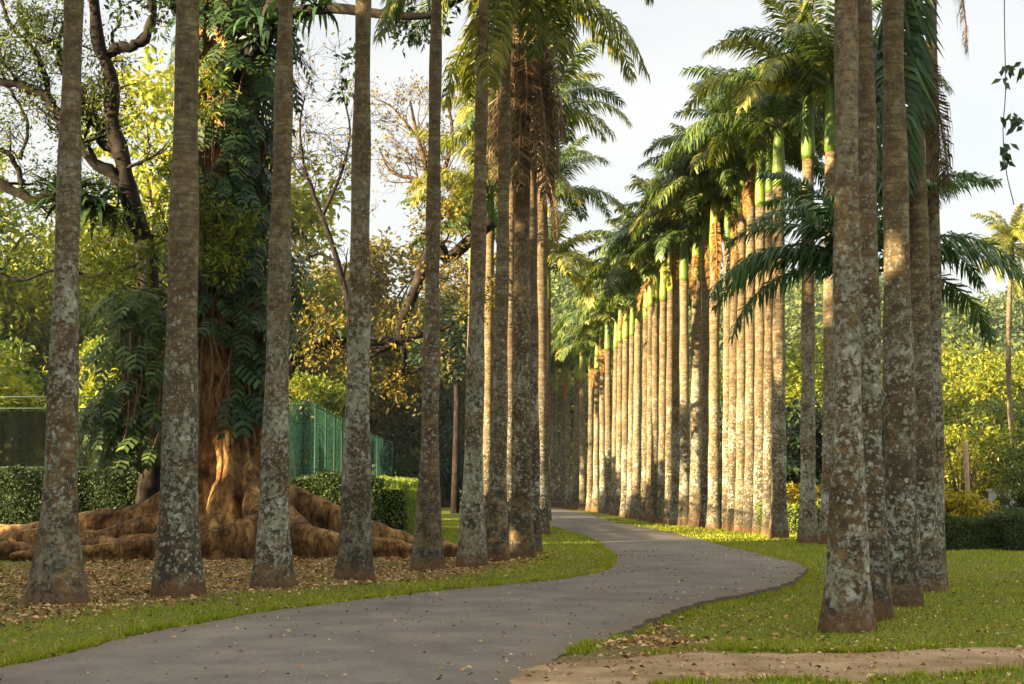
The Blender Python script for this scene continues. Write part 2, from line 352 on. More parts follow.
# asphalt
m, t, o = mat('asphalt'); g = N(t, 'TexCoord'); P = g.outputs['Object']
fine = noise(t, P, 34, 5, .8); mid = noise(t, P, 1.1, 6, .62); mp_ = N(t, 'Mapping'); mp_.inputs['Scale'].default_value = (.8, .35, 1); t.links.new(P, mp_.inputs[0]); wide = noise(t, mp_.outputs[0], .6, 4)
c = ramp(t, fine.outputs['Fac'], [(.3, (.074, .062, .049)), (.55, (.132, .113, .090)), (.75, (.215, .185, .148))]).outputs[0]
c = mixc(t, .9, c, ramp(t, mid.outputs['Fac'], [(.32, (.72, .70, .67)), (.5, (1, .98, .95)), (.68, (1.3, 1.27, 1.2))]).outputs[0], 'MULTIPLY')
c = mixc(t, .8, c, ramp(t, wide.outputs['Fac'], [(.3, (.72, .70, .68)), (.7, (1.25, 1.22, 1.18))]).outputs[0], 'MULTIPLY')
vo = N(t, 'TexVoronoi'); vo.feature = 'DISTANCE_TO_EDGE'; vo.inputs['Scale'].default_value = .55; dn = noise(t, P, 2.0, 5, .7)
dv = N(t, 'VectorMath', operation='MULTIPLY_ADD'); dv.inputs[1].default_value = (.5, .5, .5); t.links.new(dn.outputs['Color'], dv.inputs[0]); t.links.new(P, dv.inputs[2]); t.links.new(dv.outputs[0], vo.inputs['Vector'])
crk = math_(t, 'LESS_THAN', vo.outputs['Distance'], .004)
c = mixc(t, math_(t, 'MULTIPLY', crk, .3), c, (.03, .028, .025))
dust = ramp(t, mid.outputs['Fac'], [(.58, (0, 0, 0)), (.75, (1, 1, 1))]).outputs[0]
c = mixc(t, math_(t, 'MULTIPLY', dust, .35), c, (.17, .125, .085))
ea = N(t, 'Attribute', attribute_name='edge'); ef = math_(t, 'ADD', ea.outputs['Fac'], math_(t, 'MULTIPLY', math_(t, 'SUBTRACT', mid.outputs['Fac'], .5), 1.3))
c = mixc(t, math_(t, 'MULTIPLY', ramp(t, ef, [(.3, (0, 0, 0)), (.8, (1, 1, 1))]).outputs[0], .8), c, ramp(t, fine.outputs['Fac'], [(.3, (.06, .042, .024)), (.7, (.17, .125, .075))]).outputs[0])
princ(t, o, c, .85, .3, bump(t, fine.outputs['Fac'], .5, .01)); M['asphalt'] = m

# lawn soil + turf seen between blades
m, t, o = mat('lawn'); g = N(t, 'TexCoord'); P = g.outputs['Object']
a = noise(t, P, .35, 5, .6); b = noise(t, P, 9, 4, .7); d_ = noise(t, P, 55, 3, .7)
gr = ramp(t, b.outputs['Fac'], [(.3, (.05, .062, .010)), (.55, (.12, .13, .016)), (.75, (.22, .19, .035))]).outputs[0]
gr = mixc(t, .5, gr, ramp(t, d_.outputs['Fac'], [(.3, (.45, .45, .45)), (.7, (1.5, 1.5, 1.4))]).outputs[0], 'MULTIPLY')
so = ramp(t, b.outputs['Fac'], [(.3, (.07, .05, .02)), (.7, (.21, .15, .065))]).outputs[0]
att = N(t, 'Attribute', attribute_name='bare')
bare = math_(t, 'ADD', att.outputs['Fac'], math_(t, 'MULTIPLY', math_(t, 'SUBTRACT', b.outputs['Fac'], .5), .9))
bare = math_(t, 'ADD', bare, math_(t, 'MULTIPLY', math_(t, 'SUBTRACT', a.outputs['Fac'], .5), .6))
bf = ramp(t, bare, [(.35, (0, 0, 0)), (.62, (1, 1, 1))]).outputs[0]
princ(t, o, mixc(t, bf, gr, so), .95, .1, bump(t, d_.outputs['Fac'], .6, .03)); M['lawn'] = m
# dirt
m, t, o = mat('dirt'); g = N(t, 'TexCoord'); P = g.outputs['Object']; a = noise(t, P, 1.2, 6, .65); b = noise(t, P, 38, 4, .7)
c = ramp(t, a.outputs['Fac'], [(.3, (.15, .092, .045)), (.5, (.27, .178, .092)), (.72, (.40, .285, .16))]).outputs[0]
c = mixc(t, .6, c, ramp(t, b.outputs['Fac'], [(.3, (.55, .52, .5)), (.7, (1.35, 1.35, 1.35))]).outputs[0], 'MULTIPLY')
princ(t, o, c, .95, .1, bump(t, b.outputs['Fac'], .7, .03)); M['dirt'] = m
M['hill'] = plain('hill soil', (.035, .05, .02), .95, .1)
def simple_random(name, stops, rough=.8, trans=0.0):
    return leaf_mat(name, stops, trans, rough, .15, 3.0, 0)
M['grass'] = leaf_mat('grass blades', [(.15, (.065, .105, .007)), (.40, (.175, .225, .012)), (.64, (.32, .33, .020)), (.90, (.48, .37, .08))], .35, .6, .2, .7, 0)
M['fallen'] = leaf_mat('fallen leaves', [(.2, (.06, .03, .013)), (.36, (.20, .10, .038)), (.52, (.40, .22, .085)), (.78, (.62, .44, .23))], .1, .7, .2, 2.0, 0)

# ------------------------------------------------------------------ ground, road, path
ROAD_L = [(-9.0, -6), (-7.6, 2), (-6.4, 8), tuple(gp(0, 668)[:2])] + [tuple(gp(*p)[:2]) for p in
         [(63, 655), (105, 643), (147, 633), (200, 624), (250, 614.5), (342, 602), (433, 592), (528, 583), (567, 579), (604, 571), (617, 560), (607, 549), (588, 536.5), (548, 525)]] + \
         [(1.35, 78), (.9, 95), (.0, 120), (-2.5, 150), (-7, 185)]
ROAD_R = [(-3.6, -6), (-2.4, 2), (-1.0, 8), tuple(gp(515, 684)[:2])] + [tuple(gp(*p)[:2]) for p in
         [(545, 664), (583, 646), (622, 632), (661, 615), (700, 602), (747, 593), (786, 583), (803, 572), (800, 564), (762, 554), (723, 545), (687, 536), (645, 527.5), (605, 520)]] + \
         [(4.75, 92), (4.3, 104), (3.4, 125), (.9, 152), (-3.6, 187)]
NR = 420
rl = smooth_path(ROAD_L, NR); rr = smooth_path(ROAD_R, NR)
rng0 = np.random.default_rng(5)
def ragged(p, amp, seed):
    r = np.random.default_rng(seed); n = r.normal(size=len(p)); n = np.convolve(n, [.25, .5, .25], 'same') * amp
    tdir = nrm(np.gradient(p, axis=0)); q = p.copy(); q[:, 0] += tdir[:, 1] * n; q[:, 1] -= tdir[:, 0] * n; return q
rl = ragged(rl, .06, 1); rr = ragged(rr, .06, 2)
POLY = np.vstack([rl, rr[::-1]])
def inside(px, py, poly=POLY):
    r = np.zeros(len(px), bool); x0, y0 = poly[:, 0], poly[:, 1]; x1, y1 = np.roll(x0, -1), np.roll(y0, -1)
    for a, b, c_, d in zip(x0, y0, x1, y1):
        if b == d: continue
        k = ((b > py) != (d > py)); r ^= k & (px < (c_ - a) * (py - b) / (d - b) + a)
    return r
def dist_to(px, py, line):
    best = np.full(len(px), 1e9)
    for (a, b), (c_, d) in zip(line[:-1], line[1:]):
        ex, ey = c_ - a, d - b; l2 = ex * ex + ey * ey + 1e-9
        u = np.clip(((px - a) * ex + (py - b) * ey) / l2, 0, 1)
        best = np.minimum(best, (px - a - u * ex) ** 2 + (py - b - u * ey) ** 2)
    return np.sqrt(best)
def sstep(a, b, x):
    u = np.clip((x - a) / (b - a), 0, 1); return u * u * (3 - 2 * u)
def ground_z(x, y):
    x = np.atleast_1d(np.asarray(x, float)); y = np.atleast_1d(np.asarray(y, float))
    z = .025 * np.sin(x * 1.3 + y * .7) * np.sin(y * .9 - x * .4) + .012 * np.sin(x * 3.1 - y * 2.3)
    near = (abs(x) < 30) & (y > -10) & (y < 190)
    zz = z.copy(); xi, yi = x[near], y[near]
    ins = inside(xi, yi); dl = dist_to(xi, yi, rl); dr = dist_to(xi, yi, rr)
    right = dr < dl
    dd = np.minimum(dl, dr); fl = sstep(.0, 1.2, dd)
    zn = z[near] * fl - .01
    drop = (sstep(15.5, 19, yi) * (1 - sstep(30.0, 36, yi))) * (1 - sstep(2.5, 9, dr))
    zn = np.where(right & ~ins, zn - .10 * drop, zn)
    zn = np.where(ins, np.where((dr < .3) & right, -.03 - .10 * drop, -.10), zn)
    zn = np.where(ins & (dd > .35), -.12, zn)
    zz[near] = zn
    return zz
def axis(lo, hi, step, lo_far, hi_far, g=1.25):
    a = list(np.arange(lo, hi + 1e-6, step)); s = step
    while a[-1] < hi_far: s *= g; a.append(a[-1] + s)
    s = step
    while a[0] > lo_far: s *= g; a.insert(0, a[0] - s)
    return np.array(a)
gx = axis(-11, 12, .2, -1500, 1500); gy = axis(11, 48, .22, -300, 2500, 1.18)
XX, YY = np.meshgrid(gx, gy); zz = ground_z(XX.ravel(), YY.ravel())
gv = np.stack([XX.ravel(), YY.ravel(), zz], 1); nx, ny = len(gx), len(gy)
I = (np.arange(ny - 1)[:, None] * nx + np.arange(nx - 1)[None, :]).ravel()
mb = MB(); mb.add(gv, np.stack([I, I + 1, I + nx + 1, I + nx], 1))
ground = mb.build('ground', M['lawn'], smooth=True); tag(ground, kind='structure')
LITTER = lambda x, y: sstep(1.2, 2.8, dist_to(x, y, rl)) * (1 - sstep(9, 14, dist_to(x, y, rl))) * (x < 2) * (1 - sstep(36, 44, y)) * (~inside(x, y))
xs, ys = gv[:, 0], gv[:, 1]; ok = (abs(xs) < 30) & (ys > 5) & (ys < 60); barev = np.zeros(len(gv)); barev[ok] = LITTER(xs[ok], ys[ok]) * .6
barev[ok] += .35 * (1 - sstep(0, .45, np.minimum(dist_to(xs[ok], ys[ok], rl), dist_to(xs[ok], ys[ok], rr))))
at_ = ground.data.attributes.new('bare', 'FLOAT', 'POINT'); at_.data.foreach_set('value', barev.astype(np.float32))

# road: a slab with a slight crown and a visible edge
mb = MB(); rows = []
for k, u in enumerate((0, .02, .06, .14, .3, .5, .7, .86, .94, .98, 1)):
    p = rl * (1 - u) + rr * u; crown = .035 * (1 - (2 * u - 1) ** 2); edge = -.012 if u in (0, 1) else 0
    rows.append(np.column_stack([p, np.full(NR, .012 + crown + edge)]))
rows.insert(0, rows[0] + np.array([0, 0, -.25])); rows.append(rows[-1] + np.array([0, 0, -.25]))
R_ = np.stack(rows, 1); k = R_.shape[1]; I = (np.arange(NR - 1)[:, None] * k + np.arange(k - 1)[None, :]).ravel()
mb.add(R_.reshape(-1, 3), np.stack([I, I + 1, I + k + 1, I + k], 1)); rd_ = mb.build('road', M['asphalt'], smooth=False); tag(rd_, kind='structure')
ed_ = np.tile(np.array([1, 1, .85, .45, .12, 0, 0, 0, .12, .45, .85, 1, 1]), NR); ra_ = rd_.data.attributes.new('edge', 'FLOAT', 'POINT'); ra_.data.foreach_set('value', ed_.astype(np.float32))

# dirt path leaving the road on the near right
up_ = [gp(*p)[:2] for p in [(520, 668), (610, 657), (700, 653), (800, 652), (900, 651), (1024, 645)]] + [np.array([9.5, 16.2]), np.array([14, 17.6])]
dn_ = [gp(*p)[:2] for p in [(470, 692), (600, 690), (700, 683), (800, 681), (900, 675), (1024, 669)]] + [np.array([9.6, 14.4]), np.array([14, 15.4])]
pu = ragged(smooth_path(up_, 70), .09, 7); pd = ragged(smooth_path(dn_, 70), .08, 8)
rows = [np.column_stack([pu * (1 - u) + pd * u, np.full(70, (0 if u in (0, 1) else 1))]) for u in np.linspace(0, 1, 8)]
D_ = np.stack(rows, 1).reshape(-1, 3); D_[:, 2] = ground_z(D_[:, 0], D_[:, 1]) * .5 - .02 + .045 * D_[:, 2]
I = (np.arange(69)[:, None] * 8 + np.arange(7)[None, :]).ravel()
mb = MB(); mb.add(D_, np.stack([I, I + 1, I + 9, I + 8], 1)); tag(mb.build('dirt_path', M['dirt'], smooth=True), kind='structure')
DPOLY = np.vstack([pu, pd[::-1]])

# grass blades
rg = np.random.default_rng(11); mb = MB()
def blades(x0, x1, y0, y1, n, hmin, hmax, wd, fr=None):
    x = rg.uniform(x0, x1, n); y = rg.uniform(y0, y1, n)
    vis = abs(x) < y * .36 + 1.5; x, y = x[vis], y[vis]
    ins = inside(x, y) | inside(x, y, DPOLY) | ((y < 15.3) & (x < 2.2) & (x > -2) & (dist_to(x, y, rr) < .9)); x, y = x[~ins], y[~ins]
    lit = LITTER(x, y) if y0 < 50 else np.zeros(len(x))
    patch = .5 + .5 * np.sin(x * 1.7 + 1.3 * np.sin(y * 1.1)) * np.sin(y * 1.3 + x * .6)
    keep = rg.random(len(x)) > np.maximum(lit * .78, .35 * (patch < .25)); x, y = x[keep], y[keep]
    z = ground_z(x, y); k = len(x); a = rg.uniform(0, 2 * math.pi, k); h = rg.uniform(hmin, hmax, k) * rg.choice([.6, .8, 1, 1.3], k)
    s = np.stack([np.cos(a), np.sin(a), 0 * a], 1) * wd * .5; b = np.stack([x, y, z - .005], 1)
    lean = np.stack([rg.normal(size=k) * .45, rg.normal(size=k) * .45, np.ones(k)], 1) * h[:, None]
    v = np.stack([b - s, b + s, b + lean], 1).reshape(-1, 3); mb.add(v, np.arange(3 * k).reshape(k, 3))
blades(-8, 12, 11.5, 20, 90000, .025, .06, .012)
blades(-10, 13, 20, 30, 90000, .03, .065, .016)
blades(-6, 16, 30, 46, 70000, .03, .07, .025)
blades(-8, 12, 46, 80, 50000, .04, .08, .045)
def edge_tufts(line, sgn, n, y1, lo=40, y0=11):
    i = rg.integers(lo, len(line) - 1, n); u = rg.random(n)[:, None]; p = line[i] * (1 - u) + line[i + 1] * u; k_ = (p[:, 1] > y0) & (p[:, 1] < y1); p = p[k_]; i = i[k_]
    T = nrm(line[i + 1] - line[i]); nv = np.stack([T[:, 1], -T[:, 0]], 1) * sgn; p = p + nv * np.abs(rg.normal(size=len(p)) * .09)[:, None] - nv * .02
    cl = np.sin(p[:, 0] * 5 + p[:, 1] * 3) + np.sin(p[:, 1] * 7.3) * .8; kk = (cl + rg.normal(size=len(p)) * .7 > 0) & ~inside(p[:, 0], p[:, 1], DPOLY); p = p[kk]; nv = nv[kk]
    k = len(p); a = rg.uniform(0, 6.28, k); h = rg.uniform(.025, .085, k); s_ = np.stack([np.cos(a), np.sin(a), 0 * a], 1) * .008; b = np.column_stack([p, np.minimum(ground_z(p[:, 0], p[:, 1]), .0)])
    lean = np.column_stack([-nv[:, 0] * rg.uniform(-.3, .8, k), -nv[:, 1] * rg.uniform(-.3, .8, k), np.ones(k)]) * h[:, None] + rg.normal(size=(k, 3)) * .015
    mb.add(np.stack([b - s_, b + s_, b + lean], 1).reshape(-1, 3), np.arange(3 * k).reshape(k, 3))
edge_tufts(rl, -1, 60000, 45); edge_tufts(rr, 1, 60000, 45, y0=15.4); edge_tufts(pu[14:], -1, 5000, 30, 0); edge_tufts(pd[14:], 1, 5000, 30, 0)
tag(mb.build('grass', M['grass']), kind='stuff')

# fallen leaves
mb = MB()
def fallen(n, x0, x1, y0, y1, size, prob, dz=.012):
    x = rg.uniform(x0, x1, n); y = rg.uniform(y0, y1, n); p = prob(x, y); kp = rg.random(n) < p; x, y = x[kp], y[kp]
    on = inside(x, y); z = np.where(on, .05, ground_z(x, y) + dz + rg.uniform(0, .03, len(x))); k = len(x)
    a = rg.uniform(0, 2 * math.pi, k); d = np.stack([np.cos(a), np.sin(a), rg.normal(size=k) * .25], 1); nr = nrm(np.stack([rg.normal(size=k) * .5, rg.normal(size=k) * .5, np.ones(k)], 1))
    L = size * rg.uniform(.5, 1.4, k); leaves(mb, rg, np.stack([x, y, z], 1), d, nr, L, L * .55, 0, .5)
fallen(52000, -14, 3, 16, 42, .085, lambda x, y: LITTER(x, y) * (.45 + .5 * (np.sin(x * 1.9 + 1.4 * np.sin(y * 1.2)) * np.sin(y * 2.1 + x * .7) > -.25)))
fallen(16000, -10, 4, 13, 42, .07, lambda x, y: .25 * (~inside(x, y)))
fallen(2600, 1, 12, 12.5, 32, .06, lambda x, y: np.where(inside(x, y), 0, .9))
fallen(3800, -6, 7, 11, 40, .055, lambda x, y: np.where(inside(x, y), np.where(np.minimum(dist_to(x, y, rl), dist_to(x, y, rr)) < .7, .95, .5), 0))
fallen(5000, 1, 12, 12.5, 34, .045, lambda x, y: np.where(inside(x, y), 0, .75))
fallen(900, 0, 8, 12, 16.5, .06, lambda x, y: inside(x, y, DPOLY) * .8, .04)
tag(mb.build('fallen_leaves', M['fallen']), kind='stuff')

# ------------------------------------------------------------------ trees of broad leaf
def tree(label, loc, h, cr, mats, seed, leaf=.3, per=120, clumps=40, name='leafy_tree', group=None, trunk_r=None, low=.3, cat='tree', clr=None, gap=None, aspect=.5):
    r = np.random.default_rng(seed); root = thing(name, label, cat, loc, group)
    tr = trunk_r or h * .022; top = h * (low + .1); tb = MB()
    p = smooth_path([(0, 0, -.15), (r.normal() * .15, r.normal() * .15, top * .5), (r.normal() * .4, r.normal() * .4, top), (r.normal() * .6, r.normal() * .6, h * .75)], 14)
    tube(tb, p, np.linspace(1, .3, 14) ** 1.2 * tr + tr * .7 * np.exp(-np.linspace(0, 8, 14)), 9)
    cs = []
    while len(cs) < clumps:
        d = r.normal(size=3); d /= np.linalg.norm(d); q = d * (r.random() ** .4)
        c_ = np.array([q[0] * cr, q[1] * cr, h * (low + 1) / 2 + q[2] * h * (1 - low) / 2])
        k = .75 + .5 * math.sin(3 * math.atan2(q[1], q[0]) + seed) * .4
        cs.append(c_ * np.array([k, k, 1]))
    cs = np.array(cs); rad = (clr or cr * .27) * r.uniform(.6, 1.3, clumps)
    for c_ in cs[:: 2]:
        s = p[int(r.integers(6, 13))]; midp = (s + c_) / 2 + np.array([0, 0, .08 * h * r.random()]) + r.normal(size=3) * .2
        tube(tb, smooth_path([s, midp, c_], 7), np.linspace(tr * .35, tr * .07, 7), 5)
    tb.build('trunk', M[mats[0]], root, True)
    cb = MB(); off = np.array(loc)
    clump_leaves(cb, r, cs, rad, per, leaf, gap=(lambda pos: gap(pos + off)) if gap else None, aspect=aspect)
    cb.build('crown', M[mats[1]], root)
    return root

def copy_tree(root, loc, rz, sc, label, group=None):
    n = root.copy(); C.objects.link(n); n.location = loc; n.rotation_euler = (0, 0, rz); n.scale = (sc, sc, sc * 1.0)
    n['label'] = label
    if group: n['group'] = group
    for ch in list(root.children):
        c_ = ch.copy(); C.objects.link(c_); c_.parent = n
        for g_ in list(ch.children): d_ = g_.copy(); C.objects.link(d_); d_.parent = c_
    return n

# tall trees just left of the view whose shade covers the near palms; leaves cut away along sun rays to place the flecks
FLECK = [(at(226, 475, 37.0), 1.35), (at(893, 268, 22.8), .6), (gp(588, 547), .8), (gp(560, 566), .4), (gp(600, 556), .5), (gp(548, 538), .8), (gp(640, 546), .5), (gp(180, 600), .3), (at(505, 30, 34), .4)]
def gaps(pos):
    keep = np.ones(len(pos), bool)
    for q, rad in FLECK:
        rel = pos - q; tt = rel @ (-LDIR); dd = np.linalg.norm(rel + tt[:, None] * LDIR, axis=1); keep &= (dd > rad) | (tt < 0)
    return keep
def sl(s, l): return (s * math.sin(SUN_A) + l * math.cos(SUN_A), s * math.cos(SUN_A) - l * math.sin(SUN_A), 0)
SHADE = 'shade trees along the left lawn'
words = 'nearest the camera|beside the nearest one|third along the edge|fourth along the edge|fifth along the edge|at the far end of the edge|second rank nearest|second rank second|second rank third|second rank fourth|second rank farthest'.split('|')
for i, (s, l, h, cr) in enumerate([(-14, -3, 14, 5), (-12, -10, 15, 5.5), (-13, -17, 16.5, 5.5), (-12, -23, 18, 5), (-13, -28.5, 18.5, 4.6), (-14, -35, 15.5, 4.2), (-24, -6, 15.5, 5.5), (-23, -13.5, 17, 5.5), (-24, -20.5, 18.5, 5.5), (-25, -27, 20.5, 5), (-27, -34, 18, 4.5)]):  # second rank added to stop sun leaking past the first
    tree('tall dense shade tree left of the view, ' + words[i], sl(s, l), h, cr, ('bark_bg', 'leaf_mid'), 70 + i, .6, 170, 95, 'shade_tree', SHADE, low=.0, gap=gaps, clr=1.9)
BG = 'trees behind the left lawn'
tA = tree('round sunlit yellow green tree behind dark fence at far left', (-33, 96, 0), 23, 8.5, ('bark_bg', 'leaf_lime'), 1, .52, 260, 80, group=BG, low=.12)
tB = tree('gold tinged tree behind the bare branches left of the palms', (-12.5, 130, 0), 24, 9.5, ('bark_bg', 'leaf_olive'), 2, .52, 240, 80, group=BG, low=.12)
tC = tree('mid green tree behind green windscreen fence', (-18, 122, 0), 19, 8, ('bark_bg', 'leaf_mid'), 3, .5, 150, 60, group=BG, low=.1)
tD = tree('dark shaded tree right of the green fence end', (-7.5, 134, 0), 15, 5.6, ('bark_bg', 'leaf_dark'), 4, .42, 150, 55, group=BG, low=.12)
for src, x, y, rz, sc, lb in [
    (tA, -25.0, 108, 2.1, 1.38, 'tallest yellow tree, seen between the first two left palms'),
    (tA, -20.5, 118, 4.0, 1.08, 'tall yellow tree just behind the vine covered fig'),
    (tA, -38, 118, 1.0, .95, 'yellow green tree at the far left edge behind others'),
    (tC, -33, 100, 1.7, .9, 'low mid green tree above the dark fence'),
    (tC, -24, 106, 3.0, 1.0, 'low mid green tree beside gnarled dark trunk'),
    (tB, -3.0, 140, 2.7, .98, 'gold tinged tree behind the leaning left palms'),
    (tB, -19.0, 140, .6, .95, 'gold tree behind the third palm from left'),
    (tC, -8.0, 132, 1.1, 1.0, 'mid green tree seen between fourth and fifth left palms'),
    (tD, -13.5, 132, 2.2, 1.05, 'dark shaded tree behind windscreen fence bend'),
    (tD, -3.6, 138, 4.2, 1.0, 'dark shaded tree behind the sixth left palm'),
    (tD, .2, 142, 5.1, 1.05, 'dark tree closing the gap behind far left palms'),
    (tD, -18.5, 118, 1.2, .85, 'dark bushy tree behind the long hedge'),
    (tC, 4.0, 172, .4, 1.0, 'tree at the far end of the avenue, left'),
    (tC, 9.5, 165, 2.4, 1.05, 'tree at the far end of the avenue, right'),
    (tC, -3.0, 160, 3.4, .9, 'tree beyond the road bend behind left palms')]:
    copy_tree(src, (x, y, 0), rz, sc, lb, BG)

lA = tree('low bright yellow green tree above the far left fence', (-22.5, 63, 0), 9.6, 4.6, ('bark_bg', 'leaf_lime'), 51, .34, 230, 60, group=BG, low=.12)
for x, y, rz, sc, lb in [(-14.8, 60, 2.0, .88, 'low bright tree just left of the gnarled trunk'), (-28.5, 76, 4.0, 1.12, 'bright yellow green tree behind the leftmost palm'), (-18.2, 78, 5.2, 1.1, 'bright yellow green tree behind the gnarled trunk'), (-12.2, 88, 1.0, .95, 'yellow green tree just right of the fig trunk')]:
    copy_tree(lA, (x, y, 0), rz, sc, lb, BG)
# behind the sunlit row and on the right
BR = 'trees on the right behind the palm row'
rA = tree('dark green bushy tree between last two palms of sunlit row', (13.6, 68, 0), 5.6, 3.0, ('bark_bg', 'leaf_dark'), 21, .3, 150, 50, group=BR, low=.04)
rB = tree('feathery yellow green tree right of the near palms', (34, 112, 0), 12.5, 7.0, ('bark_bg', 'leaf_yellow'), 22, .42, 170, 80, group=BR, low=.06)
rC = tree('mid green rounded tree behind the shrubs', (37, 96, 0), 8.5, 5.0, ('bark_bg', 'leaf_light'), 23, .4, 150, 60, group=BR, low=.06)
for src, x, y, rz, sc, lb in [
    (rB, 24.5, 118, 1.1, 1.0, 'feathery yellow tree seen between near palms and sunlit row'),
    (rB, 43, 122, 2.3, 1.05, 'feathery yellow tree below coconut palm crown'),
    (rB, 29, 140, 3.3, 1.25, 'tall yellow green tree behind the feathery ones'),
    (rB, 51, 135, 4.1, 1.2, 'feathery yellow tree at the right edge'),
    (rB, 40, 150, 5.0, 1.3, 'tall yellow green tree highest below the hill'),
    (rC, 29.5, 92, .8, .85, 'mid green tree just right of dark near palm'),
    (rC, 44, 100, 2.8, .9, 'mid green tree at right edge behind hedge'),
    (rC, 33, 84, 4.4, .6, 'small mid green tree behind yellow shrubs'),
    (rA, 17.5, 72, 1.5, 1.1, 'dark bushy tree behind the young palm trunk'),
    (rA, 12.8, 84, 2.5, 1.25, 'dark tree glimpsed through the sunlit row, near part'),
    (rB, 18.5, 92, 1.5, .85, 'yellow tree glimpsed through sunlit row beside its end palm'),
    (rB, 16.5, 110, 2.5, .9, 'yellow tree glimpsed through middle of sunlit row'),
    (rC, 14.0, 122, 3.5, 1.2, 'green tree glimpsed through far part of sunlit row'),
    (rC, 12.0, 140, .5, 1.2, 'green tree behind far end of sunlit row')]:
    copy_tree(src, (x, y, 0), rz, sc, lb, BR)

# hills with forest
hx = np.linspace(-420, 520, 95); hy = np.linspace(175, 620, 46); HX, HY = np.meshgrid(hx, hy)
def hill_z(x, y):
    ridge = 40 + 3 * np.sin(x * .05 + .5) + 2 * np.sin(x * .11)
    return ridge * sstep(180, 340, y + 18 * np.sin(x * .03)) + 8 * sstep(340, 600, y) - .6
hv = np.stack([HX.ravel(), HY.ravel(), hill_z(HX.ravel(), HY.ravel())], 1); I = (np.arange(45)[:, None] * 95 + np.arange(94)[None, :]).ravel()
mb = MB(); mb.add(hv, np.stack([I, I + 1, I + 96, I + 95], 1)); tag(mb.build('hill', M['hill'], smooth=True), kind='structure')
r = np.random.default_rng(33); n = 1500
fx = r.uniform(-130, 170, n); fy = r.uniform(185, 400, n); kp = abs(fx) < fy * .42 + 10; fx, fy = fx[kp], fy[kp]
fr_ = r.uniform(2.6, 5.2, len(fx)); ctr = np.stack([fx, fy, hill_z(fx, fy) + fr_ * r.uniform(.7, 1.3, len(fx))], 1)
mb = MB(); clump_leaves(mb, r, ctr, fr_, 190, .95, flat=.85, up=.3, aspect=.7); tag(mb.build('forest', M['leaf_far']), 'green forest covering the far hillside', 'forest', kind='stuff')

# ------------------------------------------------------------------ fig tree with buttress roots
FY = 38.0; fb = gp(225, 552); FX, FYB = at(228, 470, FY)[0], FY
fig = thing('fig_tree', 'huge fig tree with sprawling buttress roots and vine clad trunk', 'tree', (FX, FYB, 0))
mb = MB(); r = np.random.default_rng(8)
nz_, na = 60, 72; zs = np.concatenate([np.linspace(-.3, 3.2, 30), np.linspace(3.35, 17, 30)]); an = np.linspace(0, 2 * math.pi, na, endpoint=False)
ZZ, AA = np.meshgrid(zs, an, indexing='ij')
flute = .16 * np.sin(5 * AA + .8 + .10 * ZZ) + .10 * np.sin(9 * AA + 2 - .15 * ZZ) + .06 * np.sin(14 * AA + ZZ * .4)
rad = .80 + .75 * np.exp(-np.maximum(ZZ, 0) / 1.1) - .012 * ZZ + .2 * np.exp(-((ZZ - 11) / 4) ** 2)
RR = rad * (1 + flute * (1 + .9 * np.exp(-np.maximum(ZZ, 0) / 1.5)))
leanx = -.03 * ZZ
tv = np.stack([RR * np.cos(AA) + leanx, RR * np.sin(AA), ZZ], -1).reshape(-1, 3)
I = np.arange(nz_ - 1)[:, None] * na; J = np.arange(na)[None, :]; J2 = (J + 1) % na
q = np.stack([I + J, I + J2, I + na + J2, I + na + J], -1).reshape(-1, 4)
mb.add(np.vstack([tv, [0, 0, -.3], [-.5, 0, 17]]), [q, np.stack([J2[0], J[0], np.full(na, nz_ * na)], -1), np.stack([(nz_ - 1) * na + J[0], (nz_ - 1) * na + J2[0], np.full(na, nz_ * na + 1)], -1)])
def root(path, hs, w0, w1, n=34):
    P_ = smooth_path([(a, b, 0) for a, b in path], n); tt = np.linspace(0, 1, n); hh = np.interp(tt, np.linspace(0, 1, len(hs)), hs); h0 = hs[0]; ww = w0 + (w1 - w0) * tt ** .7
    hh = hh * (1 + .08 * np.sin(tt * 9 + h0 * 7)); ww = ww * (1 + .12 * np.sin(tt * 13 + w0 * 9))
    T = nrm(np.gradient(P_, axis=0)); Sd = np.stack([T[:, 1], -T[:, 0], 0 * T[:, 0]], 1); PR = [(.42, -.3), (.45, 0), (.55, .22), (.88, .46), (1.0, .64), (.88, .83), (.5, .96), (0, 1.0)]
    PR = np.array(PR + [(-a_, b_) for a_, b_ in PR[-2::-1]]); na_ = len(PR); prof_s = PR[:, 0]; prof_z = PR[:, 1]
    ring = P_[:, None, :] + Sd[:, None, :] * (prof_s[None, :] * ww[:, None])[..., None]
    ring[..., 2] = prof_z[None, :] * hh[:, None]
    i_ = np.arange(n - 1)[:, None] * na_; j_ = np.arange(na_)[None, :]; jj = (j_ + 1) % na_
    qq = np.stack([i_ + j_, i_ + jj, i_ + na_ + jj, i_ + na_ + j_], -1).reshape(-1, 4)
    vv = np.vstack([ring.reshape(-1, 3), P_[0], P_[-1]]); jl = np.arange(na_)
    mb.add(vv, [qq, np.stack([(jl + 1) % na_, jl, np.full(na_, n * na_)], -1), np.stack([(n - 1) * na_ + jl, (n - 1) * na_ + (jl + 1) % na_, np.full(na_, n * na_ + 1)], -1)])
root([(-.3, -.2), (-1.2, -.3), (-2.2, -.1), (-4.0, .1), (-6.0, .6), (-8.2, .4), (-10.5, .9)], [2.5, 1.8, 1.3, 1.0, .85, .78, .7, .55], .40, .28)
root([(-.4, -.4), (-1.3, -.9), (-2.4, -1.0), (-3.8, -1.4), (-5.6, -1.1), (-7.4, -1.6), (-9.5, -1.3)], [1.7, 1.15, .8, .62, .7, .52, .45, .36], .33, .22)
